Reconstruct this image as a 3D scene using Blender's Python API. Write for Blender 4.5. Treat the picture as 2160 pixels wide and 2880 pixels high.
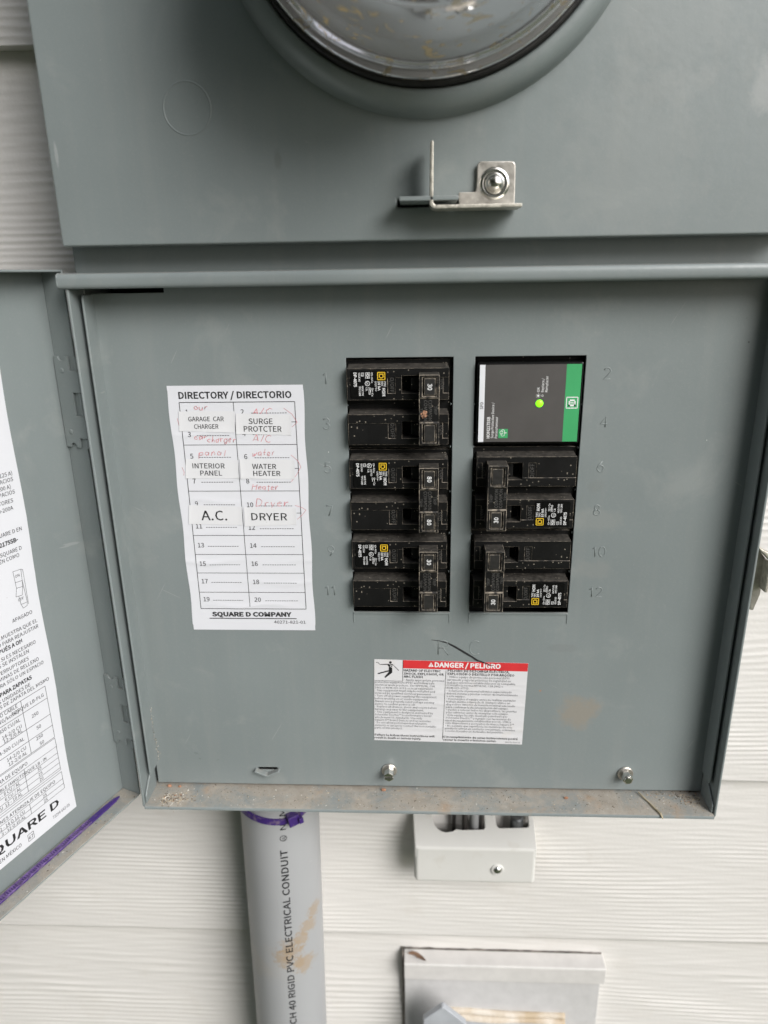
import bpy, bmesh, math, random
import numpy as np
from mathutils import Matrix, Vector

random.seed(7)
rng = np.random.default_rng(11)
for o in list(bpy.data.objects):
    bpy.data.objects.remove(o)
SC = bpy.context.scene
COL = SC.collection
R = math.radians

# ------------------------------------------------------------------ camera
cam_d = bpy.data.cameras.new('camera')
cam = bpy.data.objects.new('camera', cam_d)
COL.objects.link(cam)
cam.matrix_world = Matrix(((0.998989, 0.001132, 0.044945, 0.020593),
                           (0.042285, 0.315987, -0.947821, -0.399826),
                           (-0.015275, 0.948763, 0.31562, 0.19864),
                           (0, 0, 0, 1)))
cam_d.sensor_fit = 'HORIZONTAL'
cam_d.sensor_width = 36.0
cam_d.lens = 2000.0 / 2160.0 * 36.0
cam_d.clip_start = 0.02
cam_d.clip_end = 400.0
cam_d.dof.use_dof = True
cam_d.dof.focus_distance = 0.418
cam_d.dof.aperture_fstop = 9.0
SC.camera = cam

# ------------------------------------------------------------------ world, sun, exposure
SUN_AZ = 40.0      # degrees to the right of straight out from the wall
SUN_EL = 33.0
w = bpy.data.worlds.new('World')
SC.world = w
w.use_nodes = True
nt = w.node_tree
nt.nodes.clear()
sky = nt.nodes.new('ShaderNodeTexSky')
sky.sky_type = 'NISHITA'
sky.sun_disc = False
sky.sun_elevation = R(SUN_EL)
sky.sun_rotation = R(180.0 - SUN_AZ)
sky.air_density = 1.0
sky.dust_density = 1.6
sky.ozone_density = 1.0
hsv = nt.nodes.new('ShaderNodeHueSaturation')
hsv.inputs['Saturation'].default_value = 0.45
bg = nt.nodes.new('ShaderNodeBackground')
bg.inputs['Strength'].default_value = 0.06
wo = nt.nodes.new('ShaderNodeOutputWorld')
nt.links.new(sky.outputs[0], hsv.inputs['Color'])
nt.links.new(hsv.outputs[0], bg.inputs[0])
nt.links.new(bg.outputs[0], wo.inputs[0])

sd = bpy.data.lights.new('sun', 'SUN')
sd.energy = 1.5
sd.angle = R(34)
sd.color = (1.0, 0.988, 0.97)
sun = bpy.data.objects.new('sun', sd)
COL.objects.link(sun)
az, el = R(SUN_AZ), R(SUN_EL)
to_sun = Vector((math.sin(az) * math.cos(el), -math.cos(az) * math.cos(el), math.sin(el)))
sun.rotation_euler = to_sun.to_track_quat('Z', 'Y').to_euler()
sun.location = to_sun * 5

SC.view_settings.view_transform = 'Standard'
SC.view_settings.look = 'None'
SC.view_settings.gamma = 1.0
SC.view_settings.exposure = 1.22
SC.view_settings.use_curve_mapping = False
SC.cycles.max_bounces = 8
SC.cycles.transparent_max_bounces = 12

# ------------------------------------------------------------------ materials
MATS = {}


class NB:
    """small node builder"""

    def __init__(self, name):
        self.m = bpy.data.materials.new(name)
        self.m.use_nodes = True
        self.t = self.m.node_tree
        self.t.nodes.clear()
        self.out = self.n('ShaderNodeOutputMaterial')
        self.p = self.n('ShaderNodeBsdfPrincipled')
        self.l(self.p.outputs[0], self.out.inputs[0])
        self.tc = self.n('ShaderNodeTexCoord').outputs['Object']
        MATS[name] = self.m

    def n(self, t, **k):
        nd = self.t.nodes.new(t)
        for a, b in k.items():
            setattr(nd, a, b)
        return nd

    def l(self, a, b):
        self.t.links.new(a, b)

    def set(self, **k):
        for a, b in k.items():
            s = self.p.inputs[a.replace('_', ' ')]
            if hasattr(b, 'is_output'):
                self.l(b, s)
            else:
                s.default_value = b

    def map(self, scale, rot=(0, 0, 0), loc=(0, 0, 0)):
        m = self.n('ShaderNodeMapping')
        self.l(self.tc, m.inputs[0])
        m.inputs['Scale'].default_value = scale
        m.inputs['Rotation'].default_value = rot
        m.inputs['Location'].default_value = loc
        return m.outputs[0]

    def turned(self, ang, scale):
        m0 = self.n('ShaderNodeMapping')
        self.l(self.tc, m0.inputs[0])
        m0.inputs['Rotation'].default_value = (0, ang, 0)
        m1 = self.n('ShaderNodeMapping')
        self.l(m0.outputs[0], m1.inputs[0])
        m1.inputs['Scale'].default_value = scale
        return m1.outputs[0]

    def noise(self, scale, detail=3, rough=0.55, vec=None, dist=0.0):
        n = self.n('ShaderNodeTexNoise')
        self.l(vec or self.tc, n.inputs['Vector'])
        n.inputs['Scale'].default_value = scale
        n.inputs['Detail'].default_value = detail
        n.inputs['Roughness'].default_value = rough
        n.inputs['Distortion'].default_value = dist
        return n.outputs['Fac']

    def ramp(self, fac, stops):
        r = self.n('ShaderNodeValToRGB')
        e = r.color_ramp.elements
        while len(e) < len(stops):
            e.new(0.5)
        for i, (p, c) in enumerate(stops):
            e[i].position = p
            e[i].color = (c, c, c, 1) if not hasattr(c, '__len__') else (*c[:3], 1)
        self.l(fac, r.inputs[0])
        return r.outputs[0]

    def mix(self, fac, a, b):
        m = self.n('ShaderNodeMix', data_type='RGBA')
        for s, v in ((m.inputs[0], fac), (m.inputs[6], a), (m.inputs[7], b)):
            if hasattr(v, 'is_output'):
                self.l(v, s)
            else:
                s.default_value = v if not hasattr(v, '__len__') else (*v[:3], 1)
        return m.outputs[2]

    def math(self, op, a, b=0.0, clamp=False):
        m = self.n('ShaderNodeMath', operation=op, use_clamp=clamp)
        for s, v in ((m.inputs[0], a), (m.inputs[1], b)):
            if hasattr(v, 'is_output'):
                self.l(v, s)
            else:
                s.default_value = v
        return m.outputs[0]

    def bump(self, h, strength, dist):
        b = self.n('ShaderNodeBump')
        b.inputs['Strength'].default_value = strength
        b.inputs['Distance'].default_value = dist
        self.l(h, b.inputs['Height'])
        self.l(b.outputs[0], self.p.inputs['Normal'])

    def specks(self, scale, size, keep):
        """sparse small dots: 1 inside a dot"""
        v = self.n('ShaderNodeTexVoronoi')
        self.l(self.tc, v.inputs['Vector'])
        v.inputs['Scale'].default_value = scale
        d = self.math('LESS_THAN', v.outputs['Distance'], size)
        sep = self.n('ShaderNodeSeparateColor')
        self.l(v.outputs['Color'], sep.inputs[0])
        k = self.math('LESS_THAN', sep.outputs[0], keep)
        return self.math('MULTIPLY', d, k)

    def spot(self, c, r, scale=(1, 1, 1), rough=0.5, nscale=90):
        """ragged stain round a point of the object, 1 at the middle"""
        m_ = self.n('ShaderNodeVectorMath', operation='SUBTRACT')
        self.l(self.tc, m_.inputs[0])
        m_.inputs[1].default_value = c
        m2 = self.n('ShaderNodeVectorMath', operation='MULTIPLY')
        self.l(m_.outputs[0], m2.inputs[0])
        m2.inputs[1].default_value = scale
        ln = self.n('ShaderNodeVectorMath', operation='LENGTH')
        self.l(m2.outputs[0], ln.inputs[0])
        d = self.math('DIVIDE', ln.outputs['Value'], r)
        d = self.math('ADD', d, self.math('MULTIPLY', self.math('SUBTRACT', self.noise(nscale, 6, 0.7), 0.5), 3.6 * rough))
        return self.ramp(d, [(0.55, 1), (1.0, 0)])

    def up(self, lo=0.55, hi=0.85):
        g = self.n('ShaderNodeNewGeometry')
        s = self.n('ShaderNodeSeparateXYZ')
        self.l(g.outputs['Normal'], s.inputs[0])
        mr = self.n('ShaderNodeMapRange')
        self.l(s.outputs['Z'], mr.inputs[0])
        mr.inputs[1].default_value = lo
        mr.inputs[2].default_value = hi
        return mr.outputs[0]


def simple(name, col, rough=0.5, metal=0.0, var=0.08, vscale=60, bump=0.0, bscale=600, spec=0.5):
    b = NB(name)
    n = b.noise(vscale, 4)
    c2 = tuple(max(0, c * (1 - 2 * var)) for c in col)
    c1 = tuple(min(1, c * (1 + 2 * var)) for c in col)
    b.set(Base_Color=b.mix(b.ramp(n, [(0.3, 0), (0.7, 1)]), c2, c1), Roughness=rough, Metallic=metal)
    b.p.inputs['Specular IOR Level'].default_value = spec
    if bump:
        b.bump(b.noise(bscale, 2), bump, 0.0004)
    return b


GREY = (0.208, 0.236, 0.236)


def paint(name, dust=0.0, specks=0.16, spots=()):
    b = NB(name)
    big = b.noise(9, 3)
    fine = b.noise(160, 4)
    c = b.mix(b.ramp(big, [(0.3, 0), (0.7, 1)]), tuple(x * 0.95 for x in GREY), tuple(x * 1.05 for x in GREY))
    # rubbed, chalky patches
    sm = b.ramp(b.noise(26, 5, 0.6, dist=0.6), [(0.57, 0), (0.72, 1)])
    c = b.mix(b.math('MULTIPLY', sm, 0.24), c, (0.36, 0.37, 0.355))
    c = b.mix(b.math('MULTIPLY', b.specks(70, 0.022, specks), 0.8), c, (0.7, 0.7, 0.68))
    c = b.mix(b.math('MULTIPLY', b.specks(52, 0.025, 0.07), 0.85), c, (0.05, 0.05, 0.05))
    dr_ = b.ramp(b.noise(1.0, 4, 0.6, vec=b.map((70, 70, 5))), [(0.50, 0), (0.75, 1)])
    c = b.mix(b.math('MULTIPLY', dr_, 0.13), c, (0.33, 0.33, 0.31))
    fd = b.ramp(b.noise(900, 3, 0.7), [(0.55, 0), (0.75, 1)])
    c = b.mix(b.math('MULTIPLY', fd, 0.16), c, (0.36, 0.355, 0.33))
    # short light scratches
    for an_, fr2 in ((1.05, 26), (-0.5, 34)):
        sv = b.turned(an_, (fr2, fr2, 420))
        sc = b.ramp(b.noise(1.0, 2, 0.4, vec=sv), [(0.775, 0), (0.80, 1)])
        c = b.mix(b.math('MULTIPLY', sc, 0.26), c, (0.45, 0.45, 0.44))
    for c0, r0, sc0, col0, k0 in spots:
        c = b.mix(b.math('MULTIPLY', b.spot(c0, r0, sc0), k0), c, col0)
    up = b.up()
    d = b.math('MULTIPLY', up, b.ramp(b.noise(220, 4), [(0.35, 0.15), (0.7, 0.9)]))
    c = b.mix(b.math('MULTIPLY', d, 0.35 + dust), c, (0.36, 0.32, 0.27))
    b.set(Base_Color=c, Roughness=b.ramp(b.math('ADD', b.math('MULTIPLY', big, 0.6), b.math('MULTIPLY', fine, 0.4)),
                                         [(0.32, 0.27), (0.68, 0.52)]))
    b.p.inputs['Specular IOR Level'].default_value = 0.5
    pe = b.math('ADD', b.math('MULTIPLY', b.noise(330, 2), 0.6), b.math('ADD', b.math('MULTIPLY', b.noise(60, 2), 0.6), b.math('MULTIPLY', b.noise(9, 2), 6.0)))
    b.bump(pe, 0.16, 0.0006)
    return b.m


PAINT = paint('grey_enamel')
# panel parts share the panel's base point (0.026, 0.094, -0.136)


def PB(x, z, y=0.0):
    return (x - 0.026, y - 0.094, z + 0.136)


paint('cover_enamel', spots=(
    (PB(0.1254, -0.0700), 0.016, (0.9, 1, 1.2), (0.32, 0.245, 0.17), 0.42), (PB(0.1000, -0.0553), 0.0012, (1, 1, 1), (0.40, 0.20, 0.11), 0.7),
    (PB(0.1240, 0.0812), 0.0055, (1, 1, 1.3), (0.19, 0.20, 0.19), 0.25), (PB(0.1269, 0.0600), 0.014, (0.8, 1, 1.6), (0.27, 0.28, 0.265), 0.35),
    (PB(0.1265, 0.0290), 0.012, (0.8, 1, 1.5), (0.27, 0.275, 0.26), 0.3), (PB(0.1121, -0.0245), 0.005, (0.5, 1, 1.6), (0.16, 0.16, 0.16), 0.2)))
paint('weathered_enamel', specks=0.3, spots=(
    (PB(-0.0465, 0.2535, -0.0195), 0.0040, (1.7, 1, 0.8), (0.13, 0.13, 0.12), 0.3), (PB(-0.1560, 0.2573, -0.0195), 0.005, (5, 1, 0.8), (0.42, 0.43, 0.43), 0.45),
    (PB(0.1830, 0.2800, -0.0195), 0.012, (1.3, 1, 0.9), (0.42, 0.42, 0.41), 0.35), (PB(0.1250, 0.2500, -0.0195), 0.040, (1, 1, 0.8), (0.30, 0.31, 0.30), 0.22),
    (PB(0.1350, 0.3100, -0.0195), 0.035, (1, 1, 0.8), (0.30, 0.31, 0.30), 0.2)))
# ledge where soil and plant dust collected
b = NB('dirty_grey_enamel')
c = b.mix(b.noise(9, 3), tuple(x * 0.95 for x in GREY), tuple(x * 1.1 for x in GREY))
cov = b.math('MULTIPLY', b.ramp(b.noise(30, 7, 0.7, dist=0.5), [(0.36, 0.12), (0.54, 1)]), b.up(0.3, 0.8))
dustc = b.mix(b.noise(120, 5, 0.7), (0.22, 0.175, 0.125), (0.50, 0.45, 0.385))
c = b.mix(b.math('MULTIPLY', cov, 0.80), c, dustc)
clay = b.ramp(b.noise(34, 5, 0.65), [(0.60, 0), (0.74, 1)])
c = b.mix(b.math('MULTIPLY', clay, 0.55), c, (0.40, 0.25, 0.14))
grit = b.ramp(b.noise(700, 3, 0.6), [(0.64, 0), (0.70, 1)])
c = b.mix(b.math('MULTIPLY', b.math('MULTIPLY', grit, cov), 0.6), c, (0.11, 0.09, 0.07))
b.set(Base_Color=c, Roughness=0.8)
b.bump(b.noise(420, 5, 0.7), 0.6, 0.0006)

DARK = (0.012, 0.012, 0.012)
b = NB('black_plastic')
c = b.mix(b.noise(70, 3), (0.0045, 0.0045, 0.0047), (0.009, 0.0088, 0.0086))
dust = b.math('MULTIPLY', b.up(0.35, 0.8), b.ramp(b.noise(420, 4), [(0.3, 0.25), (0.7, 1)]))
c = b.mix(b.math('MULTIPLY', dust, 0.5), c, (0.17, 0.155, 0.135))
film = b.ramp(b.noise(55, 5, 0.6), [(0.55, 0), (0.75, 1)])
c = b.mix(b.math('MULTIPLY', film, 0.07), c, (0.17, 0.14, 0.11))
c = b.mix(b.math('MULTIPLY', b.specks(620, 0.24, 0.13), 0.6), c, (0.35, 0.31, 0.25))
c = b.mix(b.math('MULTIPLY', b.ramp(b.noise(95, 3), [(0.74, 0), (0.78, 1)]), 0.5), c, (0.32, 0.17, 0.09))
b.set(Base_Color=c, Roughness=b.ramp(b.noise(90, 3), [(0.3, 0.36), (0.7, 0.55)]), Specular_IOR_Level=0.22)
b.bump(b.noise(1500, 2), 0.12, 0.0002)
b = NB('worn_plastic_edge')
c = b.mix(b.ramp(b.noise(260, 4, 0.7), [(0.40, 0), (0.62, 1)]), (0.02, 0.019, 0.018), (0.33, 0.28, 0.22))
b.set(Base_Color=c, Roughness=0.6)
simple('black_emboss', (0.075, 0.072, 0.068), 0.5)
simple('dark_interior', (0.006, 0.006, 0.006), 0.8)
simple('insert_plastic', (0.022, 0.021, 0.020), 0.4, var=0.15, vscale=300)
b = simple('sticker_black', (0.005, 0.005, 0.005), 0.25, spec=0.25)
simple('ink_white', (0.78, 0.78, 0.78), 0.5, var=0.02)
simple('ink_black', (0.012, 0.012, 0.014), 0.5, var=0.02)
simple('ink_grey', (0.10, 0.10, 0.11), 0.6, var=0.1)
simple('ink_yellow', (0.80, 0.52, 0.03), 0.4, var=0.02)
simple('ink_red', (0.62, 0.035, 0.04), 0.45, var=0.05)
b = simple('pen_red', (0.58, 0.22, 0.24), 0.7, var=0.2, vscale=500)
simple('spd_grey', (0.075, 0.07, 0.067), 0.5, var=0.05)
simple('spd_green', (0.05, 0.36, 0.13), 0.45, var=0.02)
simple('spd_white', (0.74, 0.75, 0.78), 0.45, var=0.02)
b = NB('lamp_green')
b.set(Base_Color=(0.2, 0.9, 0.02, 1), Roughness=0.3)
b.p.inputs['Emission Color'].default_value = (0.16, 0.85, 0.008, 1)
b.p.inputs['Emission Strength'].default_value = 0.9


def paper(name, col, stain=0.0):
    b = NB(name)
    c = b.mix(b.noise(30, 4), tuple(x * 0.97 for x in col), col)
    c = b.mix(b.math('MULTIPLY', b.specks(300, 0.10, 0.03), 0.4), c, (0.4, 0.38, 0.34))
    if stain:
        s = b.ramp(b.noise(22, 5, 0.6), [(0.55, 0), (0.72, 1)])
        c = b.mix(b.math('MULTIPLY', s, stain), c, (0.62, 0.52, 0.36))
    b.set(Base_Color=c, Roughness=0.5)
    b.bump(b.noise(500, 3), 0.12, 0.0003)


paper('paper', (0.69, 0.695, 0.73))
paper('paper_strip', (0.70, 0.70, 0.715))
paper('paper_danger', (0.68, 0.675, 0.69), 0.35)

b = NB('zinc_steel')
c = b.mix(b.ramp(b.noise(170, 5, 0.65), [(0.3, 0), (0.7, 1)]), (0.40, 0.375, 0.34), (0.66, 0.63, 0.58))
b.set(Base_Color=c, Metallic=0.9, Roughness=b.ramp(b.noise(120, 4), [(0.3, 0.28), (0.7, 0.5)]))
b.bump(b.noise(500, 3), 0.25, 0.0003)
simple('rubbed_zinc', (0.60, 0.57, 0.50), 0.42, 0.8, 0.12, 300, 0.5, 900)
simple('bright_steel', (0.72, 0.71, 0.68), 0.22, 1.0, 0.06, 200)
simple('dark_steel', (0.10, 0.105, 0.11), 0.4, 0.6, 0.15, 120)

b = NB('siding_paint')
c = b.mix(b.noise(5, 4), (0.655, 0.630, 0.600), (0.710, 0.690, 0.664))
st = b.ramp(b.noise(13, 5, 0.65), [(0.58, 0), (0.75, 1)])
c = b.mix(b.math('MULTIPLY', st, 0.22), c, (0.48, 0.42, 0.34))
c = b.mix(b.math('MULTIPLY', b.specks(26, 0.016, 0.12), 0.8), c, (0.12, 0.10, 0.08))
b.set(Base_Color=c, Roughness=0.55)
b.bump(b.noise(420, 4), 0.25, 0.0006)

b = NB('pvc_grey')
c = b.mix(b.noise(12, 4), (0.34, 0.345, 0.355), (0.39, 0.395, 0.405))
for px, pz, r0 in ((-.0605, -.2790, .006), (-.0655, -.2900, .0065), (-.0720, -.3000, .0075), (-.0790, -.3080, .010), (-.0850, -.3150, .0095), (-.0700, -.3265, .0085), (-.0740, -.3230, .005)):
    mud = b.spot((px + 0.0868, -0.022, pz + 1.2), r0 * 1.0, (1, 0.25, 0.8), 0.75, 210)
    c = b.mix(b.math('MULTIPLY', mud, 0.62), c, (0.36, 0.265, 0.17))
c = b.mix(b.math('MULTIPLY', b.ramp(b.noise(18, 5), [(0.6, 0), (0.75, 1)]), 0.3), c, (0.45, 0.40, 0.33))
sv = b.map((60, 60, 500), rot=(0.5, 0.2, 0))
c = b.mix(b.math('MULTIPLY', b.ramp(b.noise(1, 2, 0.4, vec=sv), [(0.76, 0), (0.79, 1)]), 0.5), c, (0.62, 0.62, 0.62))
b.set(Base_Color=c, Roughness=0.42)
b.bump(b.noise(90, 3), 0.08, 0.001)

b = NB('purple_nylon')
c = b.mix(b.noise(130, 3), (0.042, 0.018, 0.14), (0.066, 0.028, 0.20))
c = b.mix(b.math('MULTIPLY', b.ramp(b.noise(240, 4), [(0.52, 0), (0.70, 1)]), 0.45), c, (0.34, 0.27, 0.25))
b.set(Base_Color=c, Roughness=0.38)
b = simple('purple_tie_edge', (0.135, 0.085, 0.22), 0.45, var=0.25, vscale=400)
b = NB('cream_plastic')
c = b.mix(b.noise(40, 3), (0.64, 0.63, 0.60), (0.70, 0.69, 0.665))
c = b.mix(b.math('MULTIPLY', b.ramp(b.noise(55, 4), [(0.62, 0), (0.75, 1)]), 0.2), c, (0.42, 0.36, 0.27))
b.set(Base_Color=c, Roughness=0.45)
b.p.inputs['Subsurface Weight'].default_value = 0.0
b.bump(b.noise(700, 2), 0.1, 0.0004)
simple('block_vinyl', (0.56, 0.55, 0.545), 0.5, var=0.03, vscale=80, bump=0.35, bscale=260)
simple('block_cap_vinyl', (0.64, 0.62, 0.60), 0.5, var=0.03, vscale=80, bump=0.1)
b = NB('old_caulk')
c = b.mix(b.ramp(b.noise(30, 4, 0.6), [(0.40, 0), (0.66, 1)]), (0.47, 0.37, 0.25), (0.72, 0.67, 0.60))
b.set(Base_Color=c, Roughness=0.6)
b.bump(b.noise(90, 3), 0.4, 0.002)
simple('outlet_grey', (0.42, 0.44, 0.47), 0.45, var=0.05)
simple('rubber_black', (0.012, 0.011, 0.010), 0.75, var=0.3, vscale=200, bump=0.8, bscale=800)
simple('meter_grey', (0.20, 0.196, 0.188), 0.6, var=0.1, vscale=30)
simple('meter_face', (0.30, 0.295, 0.285), 0.6, var=0.05)
simple('wire_dark', (0.05, 0.045, 0.042), 0.5)
simple('crumb_brown', (0.13, 0.10, 0.07), 0.9, var=0.3, vscale=400)
simple('crumb_tan', (0.40, 0.33, 0.24), 0.9, var=0.25, vscale=400)
simple('crumb_clay', (0.34, 0.175, 0.105), 0.9, var=0.2, vscale=400)
simple('crumb_pale', (0.60, 0.57, 0.51), 0.9, var=0.2, vscale=400)
simple('gap_shade', (0.13, 0.115, 0.10), 0.9, var=0.4, vscale=120)  # dark tone standing in for shade in the gap round the block
simple('dry_straw', (0.40, 0.34, 0.23), 0.8, var=0.2, vscale=200)
simple('dead_leaf', (0.16, 0.095, 0.06), 0.8, var=0.3, vscale=150)
simple('marker_black', (0.022, 0.022, 0.024), 0.55, var=0.2, vscale=900)
simple('grass_ground', (0.055, 0.075, 0.03), 0.95, var=0.3, vscale=3)
b = simple('hedge_leaf', (0.05, 0.085, 0.03), 0.6, var=0.4, vscale=4)
simple('hedge_wood', (0.10, 0.075, 0.055), 0.9, var=0.2, vscale=6)

# clear dome of the meter: see-through plastic with a reflecting surface and pollen stains
m = bpy.data.materials.new('clear_dome')
m.use_nodes = True
t = m.node_tree
t.nodes.clear()
out = t.nodes.new('ShaderNodeOutputMaterial')
tr = t.nodes.new('ShaderNodeBsdfTransparent')
tr.inputs[0].default_value = (0.93, 0.93, 0.94, 1)
gl = t.nodes.new('ShaderNodeBsdfGlossy')
gl.inputs['Roughness'].default_value = 0.09
gl.inputs['Color'].default_value = (0.95, 0.95, 1, 1)
fr = t.nodes.new('ShaderNodeFresnel')
fr.inputs[0].default_value = 1.55
mx = t.nodes.new('ShaderNodeMixShader')
t.links.new(fr.outputs[0], mx.inputs[0])
t.links.new(tr.outputs[0], mx.inputs[1])
t.links.new(gl.outputs[0], mx.inputs[2])
df = t.nodes.new('ShaderNodeBsdfDiffuse')
hz = t.nodes.new('ShaderNodeValToRGB')
hz.color_ramp.elements[0].position = 0.56
hz.color_ramp.elements[1].position = 0.66
hz.color_ramp.elements[0].color = (0.62, 0.61, 0.585, 1)
hz.color_ramp.elements[1].color = (0.50, 0.40, 0.22, 1)
t.links.new(hz.outputs[0], df.inputs[0])
tc = t.nodes.new('ShaderNodeTexCoord')
mp = t.nodes.new('ShaderNodeMapping')
mp.inputs['Scale'].default_value = (30, 30, 60)
t.links.new(tc.outputs['Object'], mp.inputs[0])
nz = t.nodes.new('ShaderNodeTexNoise')
nz.inputs['Scale'].default_value = 3.2
nz.inputs['Detail'].default_value = 5
nz.inputs['Distortion'].default_value = 1.4
t.links.new(mp.outputs[0], nz.inputs['Vector'])
rp = t.nodes.new('ShaderNodeValToRGB')
rp.color_ramp.elements[0].position = 0.58
rp.color_ramp.elements[1].position = 0.70
rp.color_ramp.elements[0].color = (0.26, 0.26, 0.26, 1)
rp.color_ramp.elements[1].color = (0.75, 0.75, 0.75, 1)
t.links.new(nz.outputs['Fac'], rp.inputs[0])
t.links.new(nz.outputs['Fac'], hz.inputs[0])
mx2 = t.nodes.new('ShaderNodeMixShader')
t.links.new(rp.outputs[0], mx2.inputs[0])
t.links.new(mx.outputs[0], mx2.inputs[1])
tl_ = t.nodes.new('ShaderNodeBsdfTranslucent')
t.links.new(hz.outputs[0], tl_.inputs[0])
mx3 = t.nodes.new('ShaderNodeMixShader')
mx3.inputs[0].default_value = 0.5
t.links.new(df.outputs[0], mx3.inputs[1])
t.links.new(tl_.outputs[0], mx3.inputs[2])
t.links.new(mx3.outputs[0], mx2.inputs[2])
t.links.new(mx2.outputs[0], out.inputs[0])
MATS['clear_dome'] = m

# ------------------------------------------------------------------ object helpers
WM = {}


def thing(name, label, cat, loc=(0, 0, 0), group=None, rot=None):
    o = bpy.data.objects.new(name, None)
    o.empty_display_size = 0.01
    COL.objects.link(o)
    M = Matrix.Translation(Vector(loc))
    if rot is not None:
        M = M @ rot
    o.matrix_basis = M
    WM[o] = M
    return tag(o, label, cat, group)


def tag(o, label=None, cat=None, group=None, kind=None):
    if label:
        o['label'] = label
    if cat:
        o['category'] = cat
    if group:
        o['group'] = group
    if kind:
        o['kind'] = kind
    return o


KF = (0.3998 - 0.0195) / (0.3998 - 0.0115)


class MB:
    def push(self):
        """meter cover parts were laid out on the plane y=-0.0115; they stand 8 mm further out, sized to suit"""
        self.v = [(0.0206 + (x - 0.0206) * KF, y - 0.008 if y < -0.005 else y, 0.1986 + (z - 0.1986) * KF) for x, y, z in self.v]
        return self

    def __init__(self):
        self.v = []
        self.f = []
        self.fm = []

    def add(self, vs, fs, mi=0, M=None):
        k = len(self.v)
        self.v += [tuple(M @ Vector(p)) if M is not None else tuple(p) for p in vs]
        self.f += [tuple(i + k for i in f) for f in fs]
        self.fm += [mi] * len(fs)
        return self

    def box(self, x0, x1, y0, y1, z0, z1, mi=0, M=None):
        v = [(x0, y0, z0), (x1, y0, z0), (x1, y1, z0), (x0, y1, z0), (x0, y0, z1), (x1, y0, z1), (x1, y1, z1), (x0, y1, z1)]
        f = [(0, 3, 2, 1), (4, 5, 6, 7), (0, 1, 5, 4), (1, 2, 6, 5), (2, 3, 7, 6), (3, 0, 4, 7)]
        return self.add(v, f, mi, M)

    def prism(self, pts, y0, y1, mi=0, M=None):
        """outline (x,z) counter-clockwise seen from -y, from front y0 to back y1"""
        n = len(pts)
        v = [(x, y0, z) for x, z in pts] + [(x, y1, z) for x, z in pts]
        f = [tuple(range(n)), tuple(range(2 * n - 1, n - 1, -1))]
        f += [(i, i + n, (i + 1) % n + n, (i + 1) % n) for i in range(n)]
        return self.add(v, f, mi, M)

    def prismx(self, pts, x0, x1, mi=0, M=None):
        """outline (y,z) run along x"""
        n = len(pts)
        v = [(x0, y, z) for y, z in pts] + [(x1, y, z) for y, z in pts]
        f = [tuple(range(n)), tuple(range(2 * n - 1, n - 1, -1))]
        f += [(i, i + n, (i + 1) % n + n, (i + 1) % n) for i in range(n)]
        return self.add(v, f, mi, M)

    def lathe(self, prof, c, n=48, mi=0, a0=0.0, a1=2 * math.pi, close=True, M=None):
        """profile (r,y) turned round the y axis through (cx,cz)"""
        full = abs(a1 - a0 - 2 * math.pi) < 1e-6
        m = n if full else n + 1
        v = []
        for i in range(m):
            a = a0 + (a1 - a0) * i / n
            for r, y in prof:
                v.append((c[0] + r * math.cos(a), y, c[1] + r * math.sin(a)))
        k = len(prof)
        f = []
        for i in range(n):
            j = (i + 1) % m
            for q in range(k - 1):
                f.append((i * k + q, j * k + q, j * k + q + 1, i * k + q + 1))
        return self.add(v, f, mi, M)

    def tube(self, pts, r, n=8, mi=0, flat=None, M=None):
        v, f = [], []
        P = [Vector(p) for p in pts]
        for i, p in enumerate(P):
            d = (P[min(i + 1, len(P) - 1)] - P[max(i - 1, 0)]).normalized()
            u = d.cross(Vector((0.13, 1, 0.21)))
            if u.length < 1e-4:
                u = d.cross(Vector((1, 0, 0)))
            u.normalize()
            q = d.cross(u).normalized()
            rr = r[i] if hasattr(r, '__len__') else r
            for k in range(n):
                a = 2 * math.pi * k / n
                v.append(p + u * math.cos(a) * rr + q * math.sin(a) * rr)
        for i in range(len(P) - 1):
            for k in range(n):
                f.append((i * n + k, i * n + (k + 1) % n, (i + 1) * n + (k + 1) % n, (i + 1) * n + k))
        f.append(tuple(range(n - 1, -1, -1)))
        f.append(tuple(range((len(P) - 1) * n, len(P) * n)))
        return self.add(v, f, mi, M)

    def cells(self, xs, zs, front, back, mi=0, M=None):
        """block relief: front[j][i] is the front y of cell (i,j), None is a hole; all cells end at y=back"""
        nx, nz = len(xs) - 1, len(zs) - 1
        v, f = [], []
        idx = {}

        def vid(x, y, z):
            k = (round(x, 7), round(y, 7), round(z, 7))
            if k not in idx:
                idx[k] = len(v)
                v.append(k)
            return idx[k]

        def q(*p):
            f.append(tuple(vid(*a) for a in p))

        def g(i, j):
            if 0 <= i < nx and 0 <= j < nz:
                return front[j][i]
            return None
        for j in range(nz):
            for i in range(nx):
                y = g(i, j)
                if y is None:
                    continue
                x0, x1, z0, z1 = xs[i], xs[i + 1], zs[j], zs[j + 1]
                q((x0, y, z0), (x1, y, z0), (x1, y, z1), (x0, y, z1))
                q((x0, back, z1), (x1, back, z1), (x1, back, z0), (x0, back, z0))
                for (di, dj, a, c) in ((-1, 0, (x0, z1), (x0, z0)), (1, 0, (x1, z0), (x1, z1)), (0, -1, (x0, z0), (x1, z0)), (0, 1, (x1, z1), (x0, z1))):
                    yn = g(i + di, j + dj)
                    yn = back if yn is None else yn
                    if yn > y + 1e-9:
                        q((a[0], y, a[1]), (a[0], yn, a[1]), (c[0], yn, c[1]), (c[0], y, c[1]))
        return self.add(v, f, mi, M)

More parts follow.
